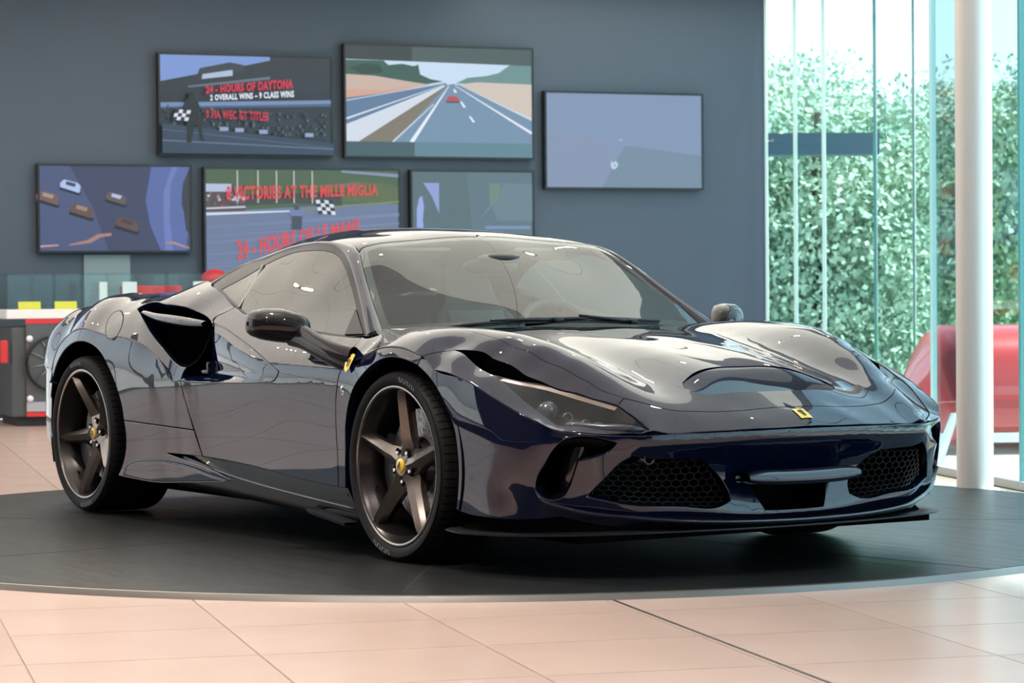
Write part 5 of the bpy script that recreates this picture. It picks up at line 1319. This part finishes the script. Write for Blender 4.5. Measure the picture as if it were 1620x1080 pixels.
# trees on the other sides, only mirrored in the paintwork
for k,(x,y,sc) in enumerate(((5,17,1.0),)):
    t=empty('tree',(x,y,gz),k);t.scale=(sc,)*3;tag(t,['tree set back outside the right-hand facade','tree far outside beyond the end of the grey wall','larger tree outside behind the grey wall','small tree outside close behind the grey wall'][k],'tree','trees outside the showroom')
    a=bpy.data.objects.new('trunk',tme);COL.objects.link(a);a.parent=t
    b=bpy.data.objects.new('foliage',fme[k%3]);COL.objects.link(b);b.parent=t;b.location=(0,0,3.4);b['kind']='stuff'
# ---------------------------------------------------------------- wall screens
def lin(c): return tuple((v/255/12.92 if v/255<=.04045 else ((v/255+.055)/1.055)**2.4) for v in c)
def emat(rgb,k=1.):
    nm='screen_%d_%d_%d_%d'%(*rgb,int(k*100))
    if nm in MATS: return MATS[nm]
    c=lin(rgb);m=mat(nm,(0.01,.01,.012),.25,spec=.4,emit=c,estr=k);return m
BEZ=mat('screen_bezel',(.008,.009,.010),.35)
class Screen:
    def __init__(s,u,z,w,h,label,bg):
        p=wpt(u,z,.05);s.root=empty('wall_screen',p,WRZ);s.w=w;s.h=h;tag(s.root,label,'screen','screens on the grey wall')
        bm=bmesh.new();b=.017;d=.07
        for c,sz in (((0,0,h/2-b/2),(w,d,b)),((0,0,-h/2+b/2),(w,d,b)),((-w/2+b/2,0,0),(b,d,h-2*b)),((w/2-b/2,0,0),(b,d,h-2*b))): box(bm,c,sz)
        bobj('bezel',bm,BEZ,s.root)
        bbox('back_cover',(0,.02,0),(w-.06,.06,h-.06),BEZ,s.root)
        s.iw=w-2*b;s.ih=h-2*b;s.V=[];s.F=[];s.M=[];s.mats=[];s.layer=0
        s.poly([(0,0),(1,0),(1,1),(0,1)],bg)
    def poly(s,pts,rgb,k=1.):
        m=emat(rgb,k);
        if m not in s.mats: s.mats.append(m)
        i=len(s.V);y=-.026-.0004*s.layer;s.layer+=1
        s.V+=[((x-.5)*s.iw,y,(v-.5)*s.ih) for x,v in pts];s.F.append(tuple(range(i,i+len(pts))));s.M.append(s.mats.index(m))
    def rect(s,x0,y0,x1,y1,rgb,k=1.): s.poly([(x0,y0),(x1,y0),(x1,y1),(x0,y1)],rgb,k)
    def line(s,a,b,t0,t1,rgb,k=1.):
        d=np.array(b)-np.array(a);n=np.array([-d[1],d[0]]);n/=np.linalg.norm(n)
        s.poly([tuple(a-n*t0),tuple(b-n*t1),tuple(b+n*t1),tuple(a+n*t0)],rgb,k)
    def checks(s,x0,y0,dx,dy,n,m,sk=0.):
        for i in range(n):
            for j in range(m): s.poly([(x0+(i+a)*dx+sk*(j+b),y0+(j+b)*dy+.004*math.sin((i+a)*1.3)) for a,b in ((0,0),(1,0),(1,1),(0,1))],(215,218,228) if (i+j)%2 else (35,38,50))
    def text(s,txt,q,rgb,k=1.,bold=.03,name='caption'):
        # q: four corners bl br tr tl in screen units
        cu=bpy.data.curves.new('txt','FONT');cu.body=txt;cu.offset=bold*.75;cu.space_character=1.1;cu.resolution_u=2
        o=bpy.data.objects.new('txt',cu);COL.objects.link(o);bpy.context.view_layer.update()
        me=bpy.data.meshes.new_from_object(o.evaluated_get(bpy.context.evaluated_depsgraph_get()));bpy.data.objects.remove(o);bpy.data.curves.remove(cu)
        co=np.array([v.co[:] for v in me.vertices]);lo=co.min(0);hi=co.max(0);f=(co[:,0]-lo[0])/(hi[0]-lo[0]);g=(co[:,1]-lo[1])/(hi[1]-lo[1])
        q=np.array(q,float);p=(q[0]*(1-f)[:,None]+q[1]*f[:,None])*(1-g)[:,None]+(q[3]*(1-f)[:,None]+q[2]*f[:,None])*g[:,None]
        y=-.026-.0004*s.layer-.001;s.layer+=2
        for v,a in zip(me.vertices,p): v.co=((a[0]-.5)*s.iw,y,(a[1]-.5)*s.ih)
        me.name=name;me.materials.clear();me.materials.append(emat(rgb,k));o=bpy.data.objects.new(name,me);COL.objects.link(o);o.parent=s.root
    def done(s):
        o=mobj('picture',s.V,[tuple(f) for f in s.F],None,s.root)
        for m in s.mats: o.data.materials.append(m)
        o.data.polygons.foreach_set('material_index',s.M)
rs=random.Random(5)
# finish-line broadcast
a=Screen(1.843,2.457,1.452,.822,'screen showing a dark grandstand and a flag man, upper left of the six','' or (34,40,50))
a.poly([(0,.73),(.215,.81),(.23,.87),(.40,.935),(.49,.905),(.64,.965),(.64,1),(0,1)],(118,146,205))
a.poly([(.215,.81),(.23,.865),(.41,.935),(.49,.91),(.49,.85),(.42,.83)],(48,52,62))
a.poly([(.24,.76),(.42,.80),(.42,.86),(.245,.81)],(170,184,208));a.poly([(.16,.67),(.64,.77),(.64,.80),(.16,.69)],(92,104,120))
a.poly([(.0,.40),(1,.38),(1,.66),(.0,.60)],(30,36,44))
a.poly([(0,.47),(1,.53),(1,.57),(0,.515)],(112,134,176));a.poly([(0,.455),(1,.505),(1,.525),(0,.465)],(70,92,130))
for k in range(150):
    x=rs.uniform(.0,.98);y=rs.uniform(.20,.44)-.08*x+.04;a.rect(x,y,x+.010,y+.028,rs.choice(((52,66,72),(30,42,50),(70,84,84),(44,50,62),(88,96,92))))
a.poly([(0,.0),(1,0),(1,.12),(0,.30)],(44,58,80));a.line((0,.24),(1,.07),.004,.004,(78,92,116));a.line((0,.13),(1,.06),.006,.006,(96,110,132))
for x in (.33,.42,.56,.83): a.rect(x,.235-.10*(x-.3),x+.05,.275-.10*(x-.3),(140,156,190))
a.poly([(.137,.11),(.165,.11),(.185,.29),(.20,.29),(.215,.13),(.245,.115),(.235,.15),(.218,.32),(.205,.40),(.222,.43),(.205,.53),(.185,.57),(.18,.62),(.155,.62),(.155,.57),(.13,.53),(.115,.46),(.135,.44),(.14,.30)],(14,16,22))
a.checks(.058,.33,.022,.036,4,3,.006)
a.text('24 - HOURS OF DAYTONA',[(.25,.605),(.76,.675),(.76,.775),(.25,.685)],(204,24,58),1.1,bold=.05)
a.text('2 OVERALL WINS – 9 CLASS WINS',[(.275,.535),(.765,.585),(.765,.655),(.275,.595)],(222,228,240),1.1,bold=.045)
a.text('5 FIA WEC GT TITLES',[(.25,.36),(.615,.335),(.615,.43),(.25,.445)],(184,22,50),1.1,bold=.05)
a.done()
# motorway film
b=Screen(3.495,2.514,1.664,.934,'largest screen, showing an empty motorway with a red car',(196,216,236))
b.poly([(0,.87),(.2,.87),(.225,.83),(.30,.845),(.36,.825),(.385,.84),(.395,.75),(.45,.71),(.52,.69),(.42,.66),(.35,.68),(0,.74)],(52,84,74))
b.poly([(.02,.80),(.10,.84),(.18,.83),(.20,.76),(.08,.74)],(34,62,54))
b.poly([(.585,.675),(.65,.73),(.75,.75),(.82,.78),(.88,.855),(1,.855),(1,.67),(.7,.675)],(104,138,136))
b.poly([(0,.74),(.15,.73),(.35,.68),(.445,.66),(.40,.64),(.25,.585),(0,.525)],(196,172,158));b.poly([(0,.60),(.2,.60),(.38,.645),(.25,.585),(0,.525)],(206,158,136))
b.poly([(.60,.665),(.70,.69),(1,.68),(1,.36),(.66,.62)],(204,190,178))
b.poly([(0,.525),(.25,.585),(.53,.68),(.54,.655),(0,.27)],(92,116,148));b.line((0,.50),(.53,.675),.006,.002,(170,190,214));b.line((0,.335),(.52,.66),.008,.002,(204,216,232))
b.poly([(0,.285),(.52,.655),(.535,.65),(.065,.13),(0,.13)],(206,214,226));b.poly([(.065,.13),(.53,.65),(.54,.65),(.25,.13)],(122,112,96))
b.poly([(.25,.13),(.54,.66),(.57,.67),(.605,.66),(1,.34),(1,.13)],(112,138,164))
b.line((.245,.13),(.465,.48),.006,.003,(196,206,220));b.line((.345,.13),(.548,.65),.012,.002,(226,234,244));b.line((.58,.655),(1,.225),.002,.010,(222,230,240))
for q in (((.612,.51),(.632,.455)),((.658,.375),(.682,.32)),((.575,.62),(.585,.59))): b.line(q[0],q[1],.005,.007,(224,232,242))
b.poly([(.53,.505),(.605,.505),(.60,.535),(.585,.557),(.55,.557),(.535,.535)],(176,70,76));b.rect(.532,.495,.604,.508,(60,66,80))
b.poly([(0,.875),(1,.852),(1,1),(0,1)],(70,84,84));b.poly([(0,.878),(.35,.87),(.35,1),(0,1)],(44,54,54))
b.rect(0,0,1,.13,(92,126,140));b.rect(0,0,.36,.13,(62,84,92));b.done()
c=Screen(5.160,2.216,1.47,.826,'blank blue-grey screen, rightmost on the wall',(124,142,172))
c.poly([(0,0),(.5,0),(.35,.55),(0,.6)],(128,140,168));c.poly([(.35,0),(1,0),(1,.35),(.5,.45)],(112,132,152))
c.poly([(.415,.20),(.435,.195),(.452,.225),(.455,.255),(.44,.285),(.425,.262),(.41,.285),(.408,.235)],(186,200,224));c.poly([(.425,.225),(.438,.225),(.438,.245),(.43,.25)],(130,146,170));c.poly([(.455,.515),(.47,.50),(.488,.50),(.48,.52)],(158,176,202));c.done()
d=Screen(.766,1.624,1.240,.700,'screen showing race cars on a banked track, lowest left',(58,62,92))
d.poly([(0,0),(.45,0),(.35,.5),(.2,1),(0,1)],(72,80,118));d.poly([(.80,0),(.97,0),(.99,.3),(.94,.55),(.95,.8),(1,1),(.74,1),(.70,.6),(.73,.3)],(86,100,158));d.poly([(.97,.25),(1,.18),(1,1),(.97,.85),(.945,.65)],(48,46,52));d.poly([(.83,0),(.88,0),(.86,.4),(.87,.8),(.92,1),(.88,1),(.82,.7),(.82,.3)],(104,118,180))
d.line((.0,.05),(.12,.065),.012,.008,(196,150,140));d.poly([(.19,.06),(.33,.09),(.40,.16),(.47,.175),(.47,.21),(.38,.195),(.31,.125),(.19,.075)],(166,122,110));d.poly([(.82,.09),(.88,.08),(.99,.02),(.99,.04),(.88,.11)],(176,132,130))
def racer(cx,cy,s,c1,c2): 
    d.poly([(cx-.07*s,cy-.02*s),(cx+.06*s,cy-.09*s),(cx+.075*s,cy-.06*s),(cx-.065*s,cy+.03*s)],(26,24,32))
    d.poly([(cx-.065*s,cy+.01*s),(cx+.06*s,cy-.06*s),(cx+.07*s,cy+.02*s),(cx+.05*s,cy+.06*s),(cx-.04*s,cy+.10*s),(cx-.065*s,cy+.06*s)],c1)
    d.poly([(cx-.03*s,cy+.04*s),(cx+.03*s,cy+.01*s),(cx+.04*s,cy+.05*s),(cx-.025*s,cy+.08*s)],c2)
racer(.20,.74,1.,(170,190,232),(60,60,84));racer(.05,.60,1.1,(110,84,80),(160,140,130));racer(.27,.45,1.15,(98,70,66),(150,126,112));racer(.50,.60,1.,(96,80,78),(176,186,226));racer(.57,.29,1.15,(92,66,66),(70,50,54));d.done()
e=Screen(2.311,1.492,1.662,.936,'screen partly hidden by the car roof, showing red captions over a race track',(104,116,148))
e.poly([(0,.62),(1,.72),(1,1),(0,1)],(72,92,62));e.poly([(.70,.98),(1,.94),(1,.97),(.70,1)],(128,140,170));e.poly([(.55,.86),(.80,.90),(.95,.88),(1,.84),(1,.70),(.6,.72)],(88,100,62));e.poly([(.62,.86),(.78,.90),(.82,.86),(.70,.83)],(120,96,82))
e.poly([(0,.66),(.45,.70),(.70,.68),(.70,.80),(.45,.79),(0,.76)],(62,62,56));e.poly([(0,.62),(.20,.63),(.20,.86),(0,.86)],(84,66,66));e.rect(0,.80,.13,.87,(176,186,216));e.rect(.13,.72,.20,.76,(178,186,206))
for k in range(26):
    x=rs.uniform(0,.19);y=rs.uniform(.655,.79);e.rect(x,y,x+.013,y+.022,rs.choice(((150,60,60),(190,190,200),(60,60,70),(120,110,110))))
e.line((0,.65),(.20,.665),.008,.008,(190,196,212));e.line((0,.60),(.45,.63),.012,.006,(206,212,226));e.line((.45,.63),(1,.72),.006,.008,(120,132,78))
for x in (.155,.26,.355,.445,.54): e.rect(x,.70,x+.008,.99,(170,178,170))
for k in range(12):
    y=rs.uniform(.05,.5);e.line((0,y),(1,y+.12),.002,.006,(120,132,164))
e.poly([(.435,.46),(.485,.46),(.49,.60),(.50,.63),(.475,.64),(.47,.68),(.45,.68),(.45,.64),(.425,.63),(.435,.60)],(62,66,78));e.poly([(.435,.585),(.49,.585),(.51,.625),(.49,.64),(.43,.64),(.42,.615)],(110,120,160))
e.checks(.575,.60,.022,.032,4,4,-.004)
e.text('8 VICTORIES AT THE MILLE MIGLIA',[(.10,.72),(.885,.775),(.885,.872),(.10,.85)],(206,58,62),1.1,bold=.05)
e.text('24 - HOURS OF LE MANS',[(.155,.19),(.785,.44),(.79,.565),(.15,.365)],(206,58,58),1.1,bold=.05);e.done()
f=Screen(3.778,1.650,1.098,.610,'dim small screen just above the car roof',(90,110,120))
f.poly([(0,0),(.5,0),(.45,1),(0,1)],(84,102,108));f.poly([(.055,.0),(.10,.0),(.085,.3),(.095,.5),(.08,.66),(.055,.62),(.035,.45),(.035,.2)],(148,164,222));f.poly([(.09,.84),(.22,.84),(.22,.4),(.16,.65)],(138,154,206));f.poly([(.64,.5),(.73,.55),(.73,.84),(.64,.84)],(104,128,116));f.rect(.6,.18,.98,.225,(116,140,176));f.poly([(.55,.3),(.62,.5),(.66,.5),(.70,.3),(1,.3),(1,.84),(.75,.84),(.7,.6)],(100,122,132));f.done()
# pale blue-grey rectangle set low on the back wall
pw=bbox('wall_rectangle',wpt(.705,.72,.01),(.37,.02,1.08),mat('pale_wall_rectangle',(.24,.33,.37),.5),rot=(0,0,WRZ));tag(pw,'pale upright rectangle on the grey wall behind the display counter','panel',kind='structure')
# ---------------------------------------------------------------- accessory counter with glass case
def cpt(u,z,d): p=WN*d+WT*u; return Vector((p.x,p.y,z))
CH=mat('counter_grey',(.075,.080,.085),.5);CW=mat('counter_white',(.86,.85,.84),.35);CRD=mat('counter_red',(.70,.03,.035),.35);CG=mat('counter_light_grey',(.42,.42,.46),.5)
u0,u1,dF,dB=-.335,1.62,-10.5,-11.25;uc=(u0+u1)/2;L=u1-u0;dm=(dF+dB)/2;dp=dF-dB
ct=empty('display_counter',cpt(uc,FLZ,dm),WRZ);tag(ct,'dark grey display counter with white top and red stripes behind the car','counter')
bbox('body',(0,0,.40),(L-.08,dp-.04,.66),CH,ct,.01);bbox('plinth',(.02,.02,.036),(L-.14,dp-.10,.07),mat('plinth_dark',(.03,.03,.033),.6),ct)
bbox('counter_top',(0,0,.825),(L,dp,.068),CW,ct,.006);bbox('red_strip',(.06,-dp/2+.008,.772),(L-.16,.016,.034),CRD,ct);bbox('red_strip',(.06,-dp/2+.008,.090),(L-.16,.016,.034),CRD,ct)
bbox('front_panel',(.06,-dp/2+.006,.46),(L-.16,.02,.58),mat('counter_panel',(.085,.078,.078),.25,0,.4),ct);bbox('grey_band',(.06,-dp/2+.0,.145),(L-.16,.012,.07),CG,ct)
for zz in (.645,.205):
    V,Fc=lathe([(0,-.022),(.02,-.020),(.024,-.010),(.024,0)],20);mobj('panel_knob',[(v[0]-L/2+.165,v[1]-dp/2-.004,v[2]+zz) for v in V],Fc,CW,ct,smooth=True)
bbox('side_handle',(-L/2-.01,.0-dp/2+.06,.55),(.05,.05,.17),CRD,ct,.01)
CGL=glass_mat('case_glass',(.94,.975,.97),1.4)
for c_,s_ in (((0,-dp/2+.02,.99),(L-.02,.008,.255)),((0,dp/2-.02,.99),(L-.02,.008,.255)),((-L/2+.015,0,.99),(.008,dp-.04,.255)),((0,0,1.122),(L-.01,dp-.03,.008)),((.30,0,.99),(.008,dp-.05,.25))): bbox('case_glass',c_,s_,CGL,ct)
bbox('case_shelf',(.25,0.05,.995),(L*.65,dp*.5,.006),CGL,ct)
# things in and on the counter
RIM2=mat('spare_rim',(.22,.22,.24),.25,.9)
dw=empty('wheel_exhibit',cpt(.0,.44,dF+.035),WRZ);tag(dw,'dark multi-spoke wheel rim shown on the counter front','wheel rim')
lathe_obj('rim_ring',[(.205,.02),(.205,-.01),(.198,-.014),(.188,-.005),(.186,.02)],mat('rim_dark',(.03,.03,.034),.25,.7),dw,56)
lathe_obj('rim_hub',[(0,-.006),(.028,-.004),(.032,.012)],RIM2,dw,24)
for k in range(10):
    q=2*math.pi*k/10+.15;bm=bmesh.new();tube(bm,[(.025*math.cos(q),0,.025*math.sin(q)),(.192*math.cos(q),-.004,.192*math.sin(q))],[.008,.005],6);bobj('rim_spoke',bm,RIM2,dw,True)
for u,nm in ((-.14,'yellow price card at the left end of the white counter top'),(.13,'second yellow card on the counter top, half hidden by the haunch')):
    bm=bmesh.new();box(bm,(0,0,.029),(.165,.006,.058),Matrix.Rotation(math.radians(-14),3,'X'));box(bm,(0,.03,.003),(.165,.06,.006))
    o=bobj('price_card',bm,mat('card_yellow',(.86,.72,.03),.5),loc=cpt(u,.8592+FLZ,dF-.14),rot=(0,0,WRZ));tag(o,nm,'card','yellow cards on the counter')
bm=bmesh.new();box(bm,(0,0,.085),(.42,.24,.17),None,.006);o=bobj('red_box',bm,CRD,loc=cpt(.83,.8592+FLZ,dm),rot=(0,0,WRZ));tag(o,'red gift box inside the glass case','box')
bm=bmesh.new();bmesh.ops.create_uvsphere(bm,u_segments=24,v_segments=14,radius=1.,matrix=Matrix.Translation((0,0,.075))@Matrix.Diagonal((.105,.12,.078,1)));o=bobj('baseball_cap',bm,CRD,None,True,loc=cpt(1.33,1.0+FLZ,dm),rot=(0,0,WRZ));tag(o,'red cap on the shelf of the glass case','cap')
bm=bmesh.new();box(bm,(0,-.09,.028),(.16,.12,.012),None,.005);q=bobj('cap_peak',bm,CRD,o,True)
for u,w_,nm in ((.42,.06,'narrow white packet hanging in the glass case'),(.62,.11,'crumpled white packet next to the red box in the case'),(1.17,.12,'white leaflet stack at the right end of the glass case')):
    bm=bmesh.new();box(bm,(0,0,.10),(w_,.03,.20),None,.006);o=bobj('white_packet',bm,mat('packet_white',(.80,.86,.90),.4),loc=cpt(u,.8592+FLZ,dm+.2),rot=(0,0,WRZ));tag(o,nm,'packet','white packets in the glass case')
# ---------------------------------------------------------------- red car parked outside
RED=mat('outside_red',(.62,.035,.03),.35,0,.6);DKW=mat('outside_window',(.16,.05,.05),.1,0,1.)
p=ctp(1700,21.0);rc=empty('parked_car',(p.x,p.y,gz),math.atan2(CR.y,CR.x)+.12);tag(rc,'red car parked outside behind the white column','car')
rows=[]
prof=[(-1.26,.05,.26),(-1.24,.04,.38),(-1.18,.03,.56),(-1.10,.03,.78),(-1.03,.03,.91),(-.92,.03,.955),(0,.03,.965),(1.2,.03,.94),(1.9,.03,.75),(2.2,.1,.5)]
for x,z0,z1 in prof:
    q=np.linspace(0,2*np.pi,29);cc=np.sign(np.cos(q))*np.abs(np.cos(q))**.5;ss=np.sign(np.sin(q))*np.abs(np.sin(q))**.5;rows.append(np.stack([x+0*q,.85*cc,(z0+z1)/2+ss*(z1-z0)/2],-1))
V,Fc=loft(rows);mobj('body_shell',V,Fc,RED,rc,smooth=True)
for x0,x1 in ((-.60,.02),(.12,.95)):
    bm=bmesh.new();bm.faces.new([bm.verts.new(v) for v in ((x0+.02,-.853,.60),(x1,-.853,.60),(x1-.04,-.815,.84),(x0+.06,-.815,.84))]);bobj('window',bm,DKW,rc)
bbox('sill_stripe',(.35,-.856,.13),(3.0,.02,.07),CW,rc)
# dark canopy beam outside, seen through the first panes
pb=ctp(1253,24.6);bm=bmesh.new();box(bm,(0,0,0),(1.6,.3,.20));o=bobj('canopy_beam',bm,mat('beam_slate',(.10,.14,.17),.6),loc=(pb.x,pb.y,2.28),rot=(0,0,math.atan2(CR.y,CR.x)));tag(o,'dark horizontal beam of the canopy outside the glass','beam')
